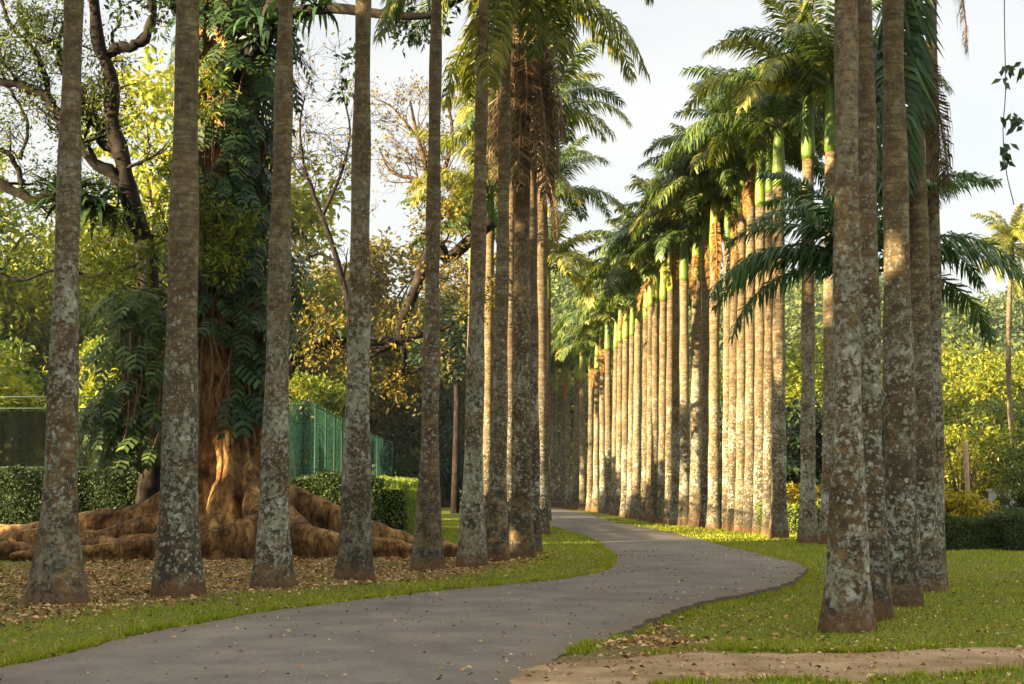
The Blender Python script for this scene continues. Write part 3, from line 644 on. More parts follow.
root([(-.4, -.6), (-1.2, -1.6), (-2.0, -2.2), (-3.0, -2.2), (-4.4, -2.8), (-6.0, -2.6), (-8.0, -3.2)], [1.2, .7, .42, .5, .32, .36, .26, .2], .28, .17)
root([(-.2, -.7), (-.5, -1.7), (-1.2, -2.7), (-2.0, -2.9), (-3.0, -3.5), (-4.2, -3.3)], [1.2, .7, .5, .55, .35, .3, .2], .26, .16)
root([(-.05, -.6), (-.12, -1.2), (.15, -1.9), (-.25, -2.6), (-1.0, -3.0), (-2.1, -3.5), (-3.2, -3.5)], [1.9, 1.0, .6, .7, .55, .42, .3], .24, .18)
root([(.5, -.5), (.85, -1.1), (1.05, -1.8), (.75, -2.5), (.1, -2.85), (-.6, -2.9)], [2.6, 1.8, 1.25, 1.15, .9, .6, .4], .28, .2)
root([(.5, -.2), (1.2, -.9), (1.9, -1.2), (2.3, -1.9), (3.2, -2.2), (4.1, -2.1), (5.2, -2.6)], [2.5, 1.6, 1.0, .72, .62, .52, .3], .30, .2)
root([(.5, .2), (1.6, .1), (2.7, -.4), (3.8, -.8), (4.9, -.8), (6.0, -1.3)], [2.5, 1.75, 1.3, .95, .7, .5, .25], .28, .18)
root([(.3, .5), (1.2, 1.2), (2.5, 1.6), (4.0, 2.4)], [2.2, 1.6, 1.0, .4], .34, .2)
root([(-.3, .6), (-.9, 1.8), (-2.2, 2.8)], [2.2, 1.4, .5], .34, .2)
fm = mb.mesh('fig_trunk_source', M['fig_bark'], True); tmp = link('fig_trunk_source', fm)
md = tmp.modifiers.new('r', 'REMESH'); md.mode = 'VOXEL'; md.voxel_size = .05; md.use_smooth_shade = True
ms_ = tmp.modifiers.new('s', 'SMOOTH'); ms_.iterations = 1; ms_.factor = .5
dg = bpy.context.evaluated_depsgraph_get(); me = bpy.data.meshes.new_from_object(tmp.evaluated_get(dg)); bpy.data.objects.remove(tmp)
me.name = 'trunk'; me.materials.clear(); me.materials.append(M['fig_bark'])
co = np.empty(len(me.vertices) * 3, np.float32); no = np.empty_like(co); me.vertices.foreach_get('co', co); me.vertices.foreach_get('normal', no); co = co.reshape(-1, 3); no = no.reshape(-1, 3)
lump = .045 * np.sin(co[:, 0] * 2.3 + co[:, 1] * 2.9 + co[:, 2] * 3.1) + .03 * np.sin(co[:, 0] * 4.1 + co[:, 2] * 2) * np.sin(co[:, 1] * 3.7 + co[:, 2] * 1.3) + .018 * np.sin(co[:, 0] * 11 + co[:, 1] * 7) * np.sin(co[:, 2] * 5 + co[:, 1] * 6)
me.vertices.foreach_set('co', (co + no * lump[:, None]).ravel()); me.update()
link('trunk', me, fig)
def wp(px, py, Y): return at(px, py, Y) - np.array([FX, FYB, 0])
# limbs and crown high up
lb = MB(); tips = []
def limb(pp, r0, r1, n=16): q_ = smooth_path(pp, n); tube(lb, q_, np.linspace(r0, r1, n), 8); return q_
L1 = limb([wp(215, 95, 38), wp(245, 60, 37.4), wp(275, 10, 36.8), wp(300, -30, 36), wp(330, -90, 35.5)], .42, .2)
L2 = limb([wp(280, 15, 36.8), wp(330, 8, 36.2), wp(380, 14, 36), wp(420, 16, 36), wp(445, 8, 36), (7.2, -2, 14.2)], .16, .05)
L3 = limb([wp(200, 20, 38), wp(165, -20, 37.5), wp(120, -80, 37)], .45, .2)
L4 = limb([(-.5, 0, 15), (-.2, .4, 18), (1.0, .6, 21)], .6, .2); L5 = limb([(-.5, 0, 15), (-2.2, -.5, 18), (-3.8, 0, 20.5)], .5, .18)
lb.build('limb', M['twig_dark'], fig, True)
cb = MB(); cs = [L1[-1], L4[-1], L5[-1], L3[-1]]
base = np.array([-3.0, -1.0, 20.0])
for _ in range(46):
    d = r.normal(size=3); d /= np.linalg.norm(d); c_ = base + d * np.array([4.2, 4, 3.4]) * r.random() ** .4
    if c_[2] > 15.4: cs.append(c_)
clump_leaves(cb, r, cs, 1.2, 150, .3)
tw = [wp(x, y, 36.8) for x, y in [(115, -8), (130, 4), (150, -4), (165, 10), (180, 0), (200, 14), (215, 2), (230, 24), (245, 8), (120, 14), (160, 28), (175, -10), (258, 14), (272, 4), (285, 24), (240, 34)]] + [wp(x, y, 36.2) for x, y in [(400, 12), (412, 26), (425, 34), (438, 22), (395, 24), (345, 92), (352, 60), (448, 4), (405, 40), (300, 8), (320, -4), (255, 40), (268, 22)]]
clump_leaves(cb, r, np.array(tw), .30, 40, .2, flat=.9)
cb.build('crown', M['leaf_dark'], fig)

# climbers covering the fig: big lobed hanging leaves
def lobed_leaf(mb_, base, d, nr, L, Wd, lobes=6, mi=0, droop=.35):
    d = nrm(d); s = nrm(np.cross(d, nr)); u = np.cross(s, d); vs = []; fs = []
    prev = None
    for i in range(lobes):
        a = i / lobes; b = (i + .62) / lobes; tip = (i + 1.15) / lobes
        wa = Wd * .5 * math.sin(math.pi * min(.98, .12 + .85 * a)) ** .6
        def pt(tt, sw, lift=0.): return base + d * L * tt + s * sw + u * (-droop * L * tt * tt + lift) - np.array([0, 0, .25 * abs(sw)])
        for sg in (-1, 1):
            k_ = len(vs); vs += [pt(a, 0), pt(a + .35 / lobes, sg * wa * .9), pt(tip, sg * wa), pt(b, sg * wa * .15), pt((i + 1) / lobes, 0)]
            fs.append([k_, k_ + 1, k_ + 2, k_ + 3]); fs.append([k_, k_ + 3, k_ + 4, k_ + 4])
    f4 = np.array([f for f in fs if len(set(f)) == 4]); f3 = np.array([f[:3] for f in fs if len(set(f)) == 3])
    mb_.add(np.array(vs), [f4, f3], mi)
def climber(label, n, region, seed, Lr, mname='epiphyte', loc=None):
    r_ = np.random.default_rng(seed); mb_ = MB(); root_ = thing('climbing_plant', label, 'climber', loc if loc is not None else (FX, FYB - 1.5, 3)); o_ = np.array(root_.location)
    for _ in range(n):
        p_, outw = region(r_)
        d = nrm(np.array([outw[0] * .6 + r_.normal() * .35, outw[1] * .7 - .1 + r_.normal() * .2, -1.0 + r_.random() * .7])); nr = nrm(outw + np.array([0, 0, .7]) + r_.normal(size=3) * .2)
        L = r_.uniform(*Lr); lobed_leaf(mb_, p_, d, nr, L, L * r_.uniform(.5, .7), int(r_.integers(5, 8)))
    o2 = mb_.build('foliage', M[mname], None); adopt(o2, root_); return root_, r_
def surf(a, z, extra): return np.array([FX + (1.0 + extra) * math.cos(a) - .03 * z, FYB + (1.0 + extra) * math.sin(a), z])
def reg_right(r_):
    z = r_.uniform(3.6, 14.5); k = sstep(3.4, 6, z) * 1.0; a = r_.uniform(-1.15, .9); ex = r_.uniform(.05, .15 + .75 * float(k)) * (.6 + .5 * math.sin(z * 1.1)); return surf(a, z, max(ex, .0)), np.array([math.cos(a), math.sin(a), 0])
def reg_front(r_):
    z = r_.uniform(5.5, 14.5); a = r_.uniform(-2.6, -1.1); return surf(a, z, r_.uniform(0, .35)), np.array([math.cos(a), math.sin(a), 0])
cl1, rr1 = climber('dark glossy climber with big split leaves on right of fig trunk', 330, reg_right, 1, (.55, .95))
cl2, rr2 = climber('green split leaved vines on upper front of fig trunk', 190, reg_front, 2, (.4, .75), 'epiphyte')
def reg_low(r_):
    px = r_.normal(130, 17); py = r_.uniform(285, 452); px += (py - 380) * -.05
    w_ = 1 - abs(py - 390) / 130; px = 132 + (px - 132) * (.6 + .9 * max(w_, 0)); p_ = at(px, py, r_.uniform(37.2, 38.4)); return p_, nrm(np.array([(px - 140) / 40, -.9, .0]))
cl3, rr3 = climber('mass of drooping split leaves hanging left of fig trunk', 230, reg_low, 3, (.5, .9), 'epiphyte_pale', (at(135, 487, 38.2)[0], 38.2, 0))
mb = MB()
r = np.random.default_rng(17)
for i in range(46):       # aerial roots hanging and crossing over the trunk
    a = r.uniform(-2.9, -.1); z0 = r.uniform(4.5, 13); ln = min(r.uniform(1.5, 5), z0 - r.uniform(2.3, 3.4))
    pts = [surf(a + .18 * math.sin(k * .9 + i), max(z0 - ln * k / 6, 2.2), .06 + .12 * r.random()) for k in range(7)]
    tube(mb, smooth_path(pts, 18), r.uniform(.018, .05), 5)
ar = mb.build('aerial_root', M['aerial'], None, True); adopt(ar, fig)
mb = MB()
for i in range(26):
    px = r.uniform(118, 168); y0 = r.uniform(300, 400); y1 = y0 + r.uniform(40, 110); Y = r.uniform(37.0, 37.8)
    tube(mb, smooth_path([at(px, y0, Y), at(px + r.normal() * 4, (y0 + y1) / 2, Y - .1), at(px + r.normal() * 8, y1, Y)], 10), .018, 5)
adopt(mb.build('hanging_stem', M['aerial'], None, True), cl3)
# feathery yellow-green sprays over the trunk
mb = MB(); sp = thing('leafy_sapling', 'feathery yellow green sapling sprays across the fig trunk', 'sapling', (at(210, 487, 36.2)[0], 36.2, 0)); stem = MB()
for (x, y) in [(190, 190), (212, 240), (225, 225), (238, 232), (210, 265), (230, 270), (160, 210), (170, 165), (205, 110), (215, 75), (150, 250), (120, 285), (100, 262), (135, 268), (205, 205), (245, 215)]:
    Y = r.uniform(35.8, 36.4); c_ = at(x, y, Y); clump_leaves(mb, r, np.array([c_ + r.normal(size=3) * .2 for _ in range(5)]), .38, 32, .19, aspect=.32, flat=.45)
    tube(stem, smooth_path([at(205 + (x - 205) * .3, 300, 36.8), at(x * .6 + 82, y * .5 + 150, 36.6), c_], 9), np.linspace(.035, .012, 9), 5)
tube(stem, smooth_path([at(196, 500, 36.9), at(200, 400, 36.9), at(205, 298, 36.8)], 9), .045, 6)
adopt(stem.build('stem', M['twig'], None, True), sp); adopt(mb.build('foliage', M['leaf_yellow'], None), sp)

# ------------------------------------------------------------------ branching trees traced in depth
def sub_twigs(tb, r_, path, rads, n, length, depth=2, tips=None, up=.2, thin=.4):
    for _ in range(n):
        i = int(r_.integers(2, len(path) - 1)); t_ = nrm(path[i + 1 if i + 1 < len(path) else i] - path[i - 1]); d = nrm(t_ * .6 + r_.normal(size=3) * .8 + np.array([0, 0, up]))
        L = length * r_.uniform(.5, 1.2); r0 = max(rads[i] * thin, .012); pts = [path[i]]; dd = d
        for k in range(5): dd = nrm(dd + r_.normal(size=3) * .28 + np.array([0, 0, .05])); pts.append(pts[-1] + dd * L / 5)
        pts = np.array(pts); rs = np.linspace(r0, r0 * .3, 6); tube(tb, pts, rs, 5)
        if depth > 0: sub_twigs(tb, r_, pts, rs, 4, L * .62, depth - 1, tips, up, .6)
        elif tips is not None: tips.append(pts[-1])
def px_path(pp, Y, dy=0, n=26, r_=None):
    p_ = [at(x, y, Y + dy * i) for i, (x, y) in enumerate(pp)]; return smooth_path(p_, n)
GY = 40.0
gn = thing('gnarled_tree', 'gnarled dark tree with snaking limbs beside the fig', 'tree', (at(152, 487, GY)[0], GY, 0))
tb = MB(); tips = []; r = np.random.default_rng(4)
def gl(pp, r0, r1, tw=0, ln=1.2, dy=0, dep=1):
    q_ = px_path(pp, GY, dy); rs = np.linspace(r0, r1, len(q_)); kn = 1 + .13 * np.sin(np.arange(len(q_)) * 1.9); q_ = q_ + np.stack([np.sin(np.arange(len(q_)) * 1.3 + r0 * 50), 0 * rs, np.cos(np.arange(len(q_)) * 1.7)], 1) * rs[:, None] * .28; tube(tb, q_, rs * kn, 12, 0, True, lambda p_, a_: 1 + .14 * np.sin(3 * a_[None, :] + p_[:, 2:3] * 5) * np.sin(p_[:, 2:3] * 7 + 2 * a_[None, :]))
    if tw: sub_twigs(tb, r, q_, rs, tw, ln, dep, tips, .3)
gl([(153, 552), (153, 440), (152, 380), (149, 300), (140, 230), (127, 182), (119, 150), (113, 118), (108, 75), (100, 40), (92, 0), (88, -50)], .32, .13, 3, 1.3)
gl([(128, 184), (110, 173), (88, 153), (61, 118), (44, 96), (20, 86), (0, 81), (-40, 70)], .18, .08, 12, 1.8, -.1, 2)
gl([(119, 148), (103, 142), (99, 127), (83, 110), (81, 88), (61, 66), (57, 44), (26, 31), (20, 0), (24, -30)], .15, .07, 10, 1.6, .1, 2)
gl([(61, 118), (50, 100), (40, 60), (22, 38), (8, 20), (0, -6)], .09, .05, 8, 1.6, 0, 2)
gl([(110, 56), (118, 48), (132, 46), (146, 36), (152, 10), (150, -40)], .16, .10, 2, 1.0)
gl([(-30, 175), (0, 184), (20, 194), (40, 200), (60, 190), (90, 200), (120, 215), (140, 235)], .14, .10, 8, 1.5, 0, 2)
gl([(22, 193), (20, 175), (10, 155), (0, 150), (-30, 145)], .08, .05, 6, 1.4)
gl([(20, 160), (28, 130), (22, 110), (10, 90), (0, 70)], .05, .03, 6, 1.2)
gl([(80, -40), (70, 10), (62, 30), (57, 46)], .05, .06, 4, 1.1)
gl([(150, 260), (140, 262), (120, 270), (90, 276), (60, 268), (20, 280), (-10, 270)], .06, .04, 5, 1.3)
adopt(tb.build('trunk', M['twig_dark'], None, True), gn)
cb = MB(); tp = np.array(tips); clump_leaves(cb, r, tp, .38, 16, .13, aspect=.4)
adopt(cb.build('crown', M['leaf_mid'], None), gn)

def bare_tree(label, Y, paths, seed, leaf_m='leaf_olive', leafn=3, tw=7, ln=2.2, mname='twig', dep=2, name='bare_tree', leafr=.4):
    r_ = np.random.default_rng(seed); b_ = paths[0][0][0]; g_ = thing(name, label, 'tree', (at(b_[0], 487, Y)[0], Y, 0)); tb_ = MB(); tips_ = []
    for pp, r0, r1, k in paths:
        pp = [(pp[0][0], 487 + 2560 / Y)] + pp[1:] if pp[0][1] > 488 else pp; q_ = px_path(pp, Y); rs = np.linspace(r0, r1, len(q_)); tube(tb_, q_, rs, 8)
        if k: sub_twigs(tb_, r_, q_, rs, k, ln, dep, tips_, .35)
    adopt(tb_.build('trunk', M[mname], None, True), g_)
    if leafn and tips_:
        cb_ = MB(); clump_leaves(cb_, r_, np.array(tips_), leafr, leafn, .2, aspect=.5); adopt(cb_.build('crown', M[leaf_m], None), g_)
    return g_
bare_tree('nearly leafless forked tree seen between third and fourth palms', 64, [
    ([(362, 490), (360, 400), (352, 320), (345, 290), (334, 250), (322, 216)], .19, .10, 3),
    ([(322, 216), (312, 190), (303, 160), (300, 125), (305, 95)], .09, .03, 14), ([(322, 216), (332, 195), (344, 165), (350, 130), (342, 90)], .09, .03, 14),
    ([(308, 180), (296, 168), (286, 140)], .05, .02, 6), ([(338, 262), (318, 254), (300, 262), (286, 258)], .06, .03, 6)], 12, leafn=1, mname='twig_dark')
bare_tree('orange twigged bare tree seen between fourth and fifth palms', 70, [
    ([(436, 490), (433, 400), (431, 300), (431, 225), (428, 190)], .18, .12, 2), ([(428, 190), (412, 178), (400, 176), (388, 168), (380, 150)], .12, .04, 9),
    ([(428, 190), (424, 160), (416, 130), (410, 100)], .14, .05, 10), ([(432, 200), (446, 165), (452, 130), (446, 95)], .14, .05, 9), ([(420, 140), (395, 110), (380, 100)], .06, .03, 6)], 13, leafn=2)
bare_tree('dark leaning tree with long horizontal limb behind middle palms', 58, [
    ([(270, 492), (272, 440), (280, 385), (305, 352), (345, 342), (395, 340), (425, 332)], .30, .16, 5), ([(345, 343), (372, 352), (402, 340), (440, 330), (455, 322)], .16, .06, 4),
    ([(492, 222), (470, 240), (448, 258), (438, 245), (425, 262), (415, 290), (398, 330)], .24, .2, 4), ([(398, 330), (405, 360), (402, 375), (425, 365), (455, 345)], .12, .05, 5)], 14, 'leaf_olive', 12, 5, 2.2, 'twig_dark', 2, 'leaning_tree', .6)
# shaded understorey behind the middle palms, each bush a thing
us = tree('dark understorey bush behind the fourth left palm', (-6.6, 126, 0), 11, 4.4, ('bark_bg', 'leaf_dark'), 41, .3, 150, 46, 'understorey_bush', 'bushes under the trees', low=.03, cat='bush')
for x, y, rz, sc, lb_ in [(-3.9, 128, 1.4, .95, 'dark understorey bush between fifth and sixth left palms'), (-.9, 132, 2.7, 1.0, 'dark understorey bush behind the seventh left palm'), (-10.4, 68, 4, .62, 'low dark bush just behind the windscreen fence')]:
    copy_tree(us, (x, y, 0), rz, sc, lb_, 'bushes under the trees')
uo = tree('olive gold small tree beside the dark leaning limb', (-5.6, 130, 0), 16, 4.2, ('bark_bg', 'leaf_olive'), 43, .32, 130, 46, 'small_tree', 'small gold leaved trees', low=.4)
for x, y, rz, sc, lb_ in [(-16, 122, 1.4, .95, 'olive gold small tree seen right of third palm'), (-1.6, 136, 2.6, 1.0, 'olive gold small tree seen right of fifth palm')]:
    copy_tree(uo, (x, y, 0), rz, sc, lb_, 'small gold leaved trees')
pt = thing('slender_tree', 'pale straight trunk on the lit lawn between fifth and sixth palms', 'tree', (at(455, 510, 97)[0], 97, 0)); tb = MB()
tube(tb, [(0, 0, -.1), (.05, 0, 3), (.1, .1, 7), (0, .1, 10)], [.30, .24, .20, .14], 10); tb.build('trunk', M['twig_dark'], pt, True); cb = MB(); clump_leaves(cb, r, np.array([(0, 0, 9.2), (1.6, 0, 9.8), (-1.6, .3, 10), (0, .4, 11.2), (2.4, .5, 11), (-2.2, 0, 11.6), (.8, 1, 12.4)]), 1.5, 260, .4); cb.build('crown', M['leaf_dark'], pt)

# bromeliads perched on limbs
def strap_plant(label, p, n, L, seed, name='bromeliad', mname='strap', droop=.9):
    r_ = np.random.default_rng(seed); mb_ = MB(); wd = L * .075
    for i in range(n):
        a = r_.uniform(0, 2 * math.pi); e = r_.uniform(.2, 1.35); l = L * r_.uniform(.6, 1.1); pts = []; pos = np.zeros(3); k = 7
        for j in range(k):
            pts.append(pos.copy()); ee = e - droop * (j / k) * 2.0; pos = pos + np.array([math.cos(a) * math.cos(ee), math.sin(a) * math.cos(ee), math.sin(ee)]) * l / k
        pts = np.array(pts); s_ = np.array([-math.sin(a), math.cos(a), 0]); ww = wd * np.sin(np.linspace(.5, math.pi - .05, k)); v = np.stack([pts - s_ * ww[:, None] * .5, pts + s_ * ww[:, None] * .5], 1).reshape(-1, 3)
        I_ = np.arange(k - 1) * 2; mb_.add(v, np.stack([I_, I_ + 1, I_ + 3, I_ + 2], 1))
    o_ = mb_.build(name, M[mname]); o_.location = p; return tag(o_, label, 'epiphyte', 'bromeliads perched on limbs')
strap_plant('large strap leaved bromeliad on limb beside the leftmost palm', at(64, 205, 39.5), 90, 1.9, 1, mname='epiphyte')
strap_plant('hanging strap leaved bromeliad right of the leftmost palm', at(94, 214, 39.5), 90, 1.7, 2, droop=1.2, mname='epiphyte')
strap_plant('bromeliad low on the gnarled trunk above drooping leaves', at(128, 318, 39.4), 40, 1.4, 3)
strap_plant('bromeliad on the dark horizontal limb beside fourth palm', at(334, 335, 57.6), 36, 1.6, 4)
strap_plant('bromeliad clump at bend of the dark limb behind third palm', at(302, 352, 57.6), 40, 1.3, 5)
strap_plant('drooping dark epiphyte under the fig branch beside third palm', at(262, 30, 36.6), 46, 1.9, 6, droop=1.35, mname='frond_dark')
strap_plant('hanging fern tuft below the fig branch near the sky', at(318, 12, 36.2), 30, 1.3, 7, droop=1.5, mname='frond_dark')

# ------------------------------------------------------------------ palms
def frond_mesh(seed, L, th0, droop, pairs, wl, mats, curl=1.4, lf=.2, hang=.35, name='frond', n=18):
    """one feather leaf growing towards +X, arching down"""
    r_ = np.random.default_rng(seed); th0 = math.radians(th0); droop = math.radians(droop); ss = np.linspace(0, 1, n)
    th = th0 - droop * ss ** curl; stp = L / (n - 1); P_ = np.zeros((n, 3))
    for i in range(1, n): P_[i] = P_[i - 1] + stp * np.array([math.cos(th[i]), .03 * math.sin(i * .8 + seed), math.sin(th[i])])
    mb_ = MB(); tube(mb_, P_, np.linspace(.045, .008, n) * (L / 3.5), 5, 1)
    s = np.linspace(.13, 1.0, pairs); s = np.repeat(s, 2) + r_.normal(size=pairs * 2) * .004; s = np.clip(s, .1, 1); sg = np.tile([-1, 1], pairs)
    k = len(s); fi = s * (n - 1); i0 = np.minimum(fi.astype(int), n - 2); fr = (fi - i0)[:, None]
    base = P_[i0] * (1 - fr) + P_[i0 + 1] * fr; T = nrm(P_[i0 + 1] - P_[i0]); side = np.stack([0 * s, sg, 0 * s], 1); up = np.cross(T, np.array([0, 1, 0])) * -1.0
    up = np.where(up[:, 2:3] < 0, up, up)
    tilt = r_.uniform(-.25, .55, k)[:, None]
    fwd = (.35 + .55 * s ** 2)[:, None]
    d1 = nrm(T * fwd + side * .9 + up * tilt)
    ll = lf * L * (np.sin(math.pi * (.12 + .8 * s)) ** .7) * r_.uniform(.8, 1.15, k); ll = ll[:, None]
    m1 = base + d1 * ll * .5; d2 = nrm(d1 * (1 - hang) + np.array([0, 0, -1]) * (hang * r_.uniform(.7, 1.6, k))[:, None] + T * .12); tip = m1 + d2 * ll * .55
    wdir = nrm(np.cross(d1, up + .2 * r_.normal(size=(k, 3)))); hw = wl * .5
    v = np.stack([base - wdir * hw * .5, base + wdir * hw * .5, m1 + wdir * hw, m1 - wdir * hw, tip], 1).reshape(-1, 3); b = np.arange(k) * 5
    mb_.add(v, [np.stack([b, b + 1, b + 2, b + 3], 1), np.stack([b + 3, b + 2, b + 4], 1)], 0)
    return mb_
FANGLES = [(80, 55), (68, 75), (55, 92), (43, 102), (30, 92), (12, 84), (-3, 68), (-25, 62), (-45, 42), (-70, 19)]
def frond_set(mname, L, pairs, wl, seed0, **kw):
    return [frond_mesh(seed0 + i, L * (1.0 if i else .85), a, d, pairs, wl, None, **kw).mesh('frond', [M[mname], M['rachis']]) for i, (a, d) in enumerate(FANGLES)]
FS = {'frond': frond_set('frond', 4.1, 90, .06, 100, hang=.5, lf=.21), 'frond_dark': frond_set('frond_dark', 3.4, 92, .06, 200, hang=.5, lf=.21), 'frond_young': frond_set('frond_young', 3.5, 92, .055, 500, hang=.45, lf=.2), 'frond_gold': frond_set('frond_gold', 4.1, 88, .065, 300, hang=.5, lf=.21)}
DEADS = [frond_mesh(400 + i, 2.9, -55 - 8 * i, 35 - 8 * i, 95, .022, None, lf=.2, hang=.93).mesh('dead_frond', [M['dead'], M['dead_rachis']]) for i in range(3)]
DEADO = [frond_mesh(420 + i, 2.2, -35 - 14 * i, 60 - 10 * i, 46, .045, None, lf=.16, hang=.75).mesh('dead_frond', [M['dead_orange'], M['dead_rachis']]) for i in range(3)]
# whole far crowns, several variants
def crown_mesh(seed, mname, L=3.9):
    r_ = random.Random(seed); big = MB()
    nf = 15
    for i in range(nf):
        a, d = FANGLES[min(8, int(i / nf * 5.0))]; f = frond_mesh(seed * 31 + i, L * r_.uniform(.85, 1.1), a + r_.uniform(-8, 8), d + r_.uniform(-12, 12), 54, .095, None, lf=.21, hang=.5)
        az = i * 2.399 + r_.uniform(-.3, .3); ca, sa = math.cos(az), math.sin(az); Rm = np.array([[ca, -sa, 0], [sa, ca, 0], [0, 0, 1]])
        off = 0
        v = np.concatenate(f.v) @ Rm.T
        for ff, mm in zip(f.f, f.m): big.f.append(ff + big.n); big.m.append(mm)
        big.v.append(v); big.n += len(v)
    return big.mesh('crown', [M[mname], M['rachis']])
CROWNS = [crown_mesh(i + 1, nm) for i, nm in enumerate(['frond', 'frond', 'frond', 'frond', 'frond_gold', 'frond'])]

def palm(base, top, rb, rmid, rtop, label, group, shaft=1.6, crown=('far', 0), fronds=None, dead=(), seed=0, sides=20, name='royal_palm', bend=0.0, cscale=1.0, shaft_r=None, shaft_mat='shaft', az0=None):
    """base: ground point; top: top of the trunk (world)"""
    r_ = random.Random(seed * 7 + 1); base = np.array(base, float); base[2] = float(ground_z(base[0], base[1])[0]); root_ = thing(name, label, 'palm tree', tuple(base), group)
    V = np.array(top, float) - base; Hh = V[2]; n = 44; tt = np.linspace(0, 1, n) ** 1.5; z = tt * Hh
    bx = bend * np.sin(math.pi * tt); P_ = np.stack([V[0] * tt + bx, V[1] * tt, z - .0], 1); P_[0, 2] -= .12
    rad_ = rmid + (rtop - rmid) * tt + (rb - rmid) * np.exp(-z / .85) + .012 * np.sin(z * 2.1 + seed)
    ph = r_.uniform(0, 6)
    lump_ = lambda pts, a: 1 + .05 * np.exp(-z[:, None] / .9) * (np.sin(3 * a[None, :] + ph) + .6 * np.sin(7 * a[None, :] + ph * 2)) + .012 * np.sin(2 * a[None, :] + z[:, None] * .8 + ph)
    mb_ = MB(); tube(mb_, P_, rad_, sides, 0, True, lump_); mb_.build('trunk', M['palm_bark'], root_, True)
    tl = P_[-1]; dr = nrm(P_[-1] - P_[-4]); sr = shaft_r or rtop * 1.08; k = 12; u = np.linspace(0, 1, k)
    prof = sr * (1.0 +   .09 * np.sin(np.clip(u * 2.2, 0, 1) * math.pi) - .28 * u ** 2)
    mb_ = MB(); tube(mb_, tl[None, :] + dr[None, :] * (u * shaft)[:, None] - dr * .05, prof, 14); mb_.build('crownshaft', M[shaft_mat], root_, True)
    ct = tl + dr * (shaft - .12)
    if crown and crown[0] == 'far':
        o_ = link('crown', CROWNS[crown[1] % len(CROWNS)], root_, ct); o_.rotation_euler = (0, 0, r_.uniform(0, 6.28) if az0 is None else az0); o_.scale = (cscale,) * 3
    elif crown:
        ms2 = FS[crown[0]]; nf = crown[1]; a0 = r_.uniform(0, 6.28) if az0 is None else az0
        for i in range(nf):
            o_ = link('frond', ms2[min(8, int(i / nf * (8.4 if name == 'coconut_palm' else 5.1 if nf > 14 else 8.6)))], root_, ct); o_.rotation_euler = (0, r_.uniform(-.08, .08), a0 + i * 2.399 + r_.uniform(-.25, .25)); s_ = cscale * r_.uniform(.88, 1.1); o_.scale = (s_, s_, s_)
    for (az, idx, sc, dm) in (fronds or []):
        o_ = link('frond', FS[dm][idx], root_, ct); o_.rotation_euler = (0, 0, az); o_.scale = (sc,) * 3
    for (az, idx, sc, kind_) in dead:
        o_ = link('dead_frond', (DEADS if kind_ == 'brown' else DEADO)[idx], root_, tl + dr * (.1 if kind_ == 'brown' else shaft * .7)); o_.rotation_euler = (0, 0, az); o_.scale = (sc,) * 3
    return root_

def near_palm(bx, by, wb, px0, w0, Hh, label, group, w300=None, **kw):
    """base pixel, base width, pixel x and width of the trunk at the top edge of the picture"""
    b = gp(bx, by); Y = b[1]; ppm = F / Y; e = at(px0, 0, Y); zt = e[2]; rb = wb / 2 / ppm; r0 = w0 / 2 / ppm
    k = Hh / zt; top = np.array([b[0] + (e[0] - b[0]) * k, Y, Hh]); rm = (w300 or w0 * 1.45) / 2 / ppm
    z3 = at(bx, 300, Y)[2]; slope = (r0 - rm) / (zt - z3); r_mid = rm - slope * z3; r_top = max(r_mid + slope * Hh, .09)
    return palm(b, top, rb, r_mid, r_top, label, group, **kw)

LR = 'royal palms along the left side of the road'
near_palm(57, 603, 66, 74, 17, 13.0, 'leftmost royal palm, its broad foot blotched dark and white', LR, 25, crown=('frond', 12), seed=1)
near_palm(177, 596, 55, 188, 22, 13.5, 'lichen speckled royal palm in front of the fig trunk', LR, 31, crown=('frond', 12), seed=2)
near_palm(272, 587, 49, 286, 14.5, 14.0, 'royal palm with reddish upper trunk, right of the fig trunk', LR, 22, crown=('frond', 12), seed=3)
near_palm(355, 579, 42, 363.5, 15, 14.5, 'grey lichen covered royal palm in front of the green windscreen fence', LR, 22, crown=('frond', 12), seed=4)
near_palm(428, 570, 40, 436.5, 11, 14.5, 'slim brown royal palm right of the clipped hedge corner', LR, 15.5, crown=('frond', 11), seed=5)
near_palm(471, 566, 33, 484, 10, 13.0, 'leaning royal palm beside the lit strip of lawn', LR, 16, crown=('frond', 11), seed=6)
near_palm(497, 562, 27, 507.5, 9.5, 11.6, 'thin royal palm leaning right, just left of the dry frond skirt', LR, 13.5, crown=('frond_gold', 10), seed=7, shaft=1.7)
near_palm(521, 558, 30, 523, 13, 13.5, 'royal palm wearing a long skirt of hanging dry brown fronds', LR, 17, crown=('frond', 14), seed=8, fronds=[(.08, 5, 1.12, 'frond_dark')],
          dead=[(4.4, 2, 1.50, 'brown'), (5.1, 2, 1.56, 'brown'), (3.6, 2, 1.32, 'brown'), (5.8, 1, 1.38, 'brown'), (.3, 2, 1.44, 'brown'), (4.8, 1, 1.20, 'brown'), (3.0, 1, 1.26, 'brown'), (6.2, 2, 1.62, 'brown'), (4.1, 1, 1.08, 'brown'), (5.5, 2, 1.14, 'brown'), (4.6, 2, 1.74, 'brown'), (3.9, 2, 1.68, 'brown'), (5.3, 2, 1.80, 'brown'), (2.2, 2, 1.44, 'brown'), (.8, 2, 1.50, 'brown')])
near_palm(532, 553, 22, 531, 9, 13.2, 'slender royal palm squeezed behind the skirted palm', LR, 13, crown=('frond_gold', 12), seed=9, dead=[(5.2, 2, 1.1, 'brown'), (4.4, 2, 1.2, 'brown'), (.4, 2, 1.1, 'brown')])
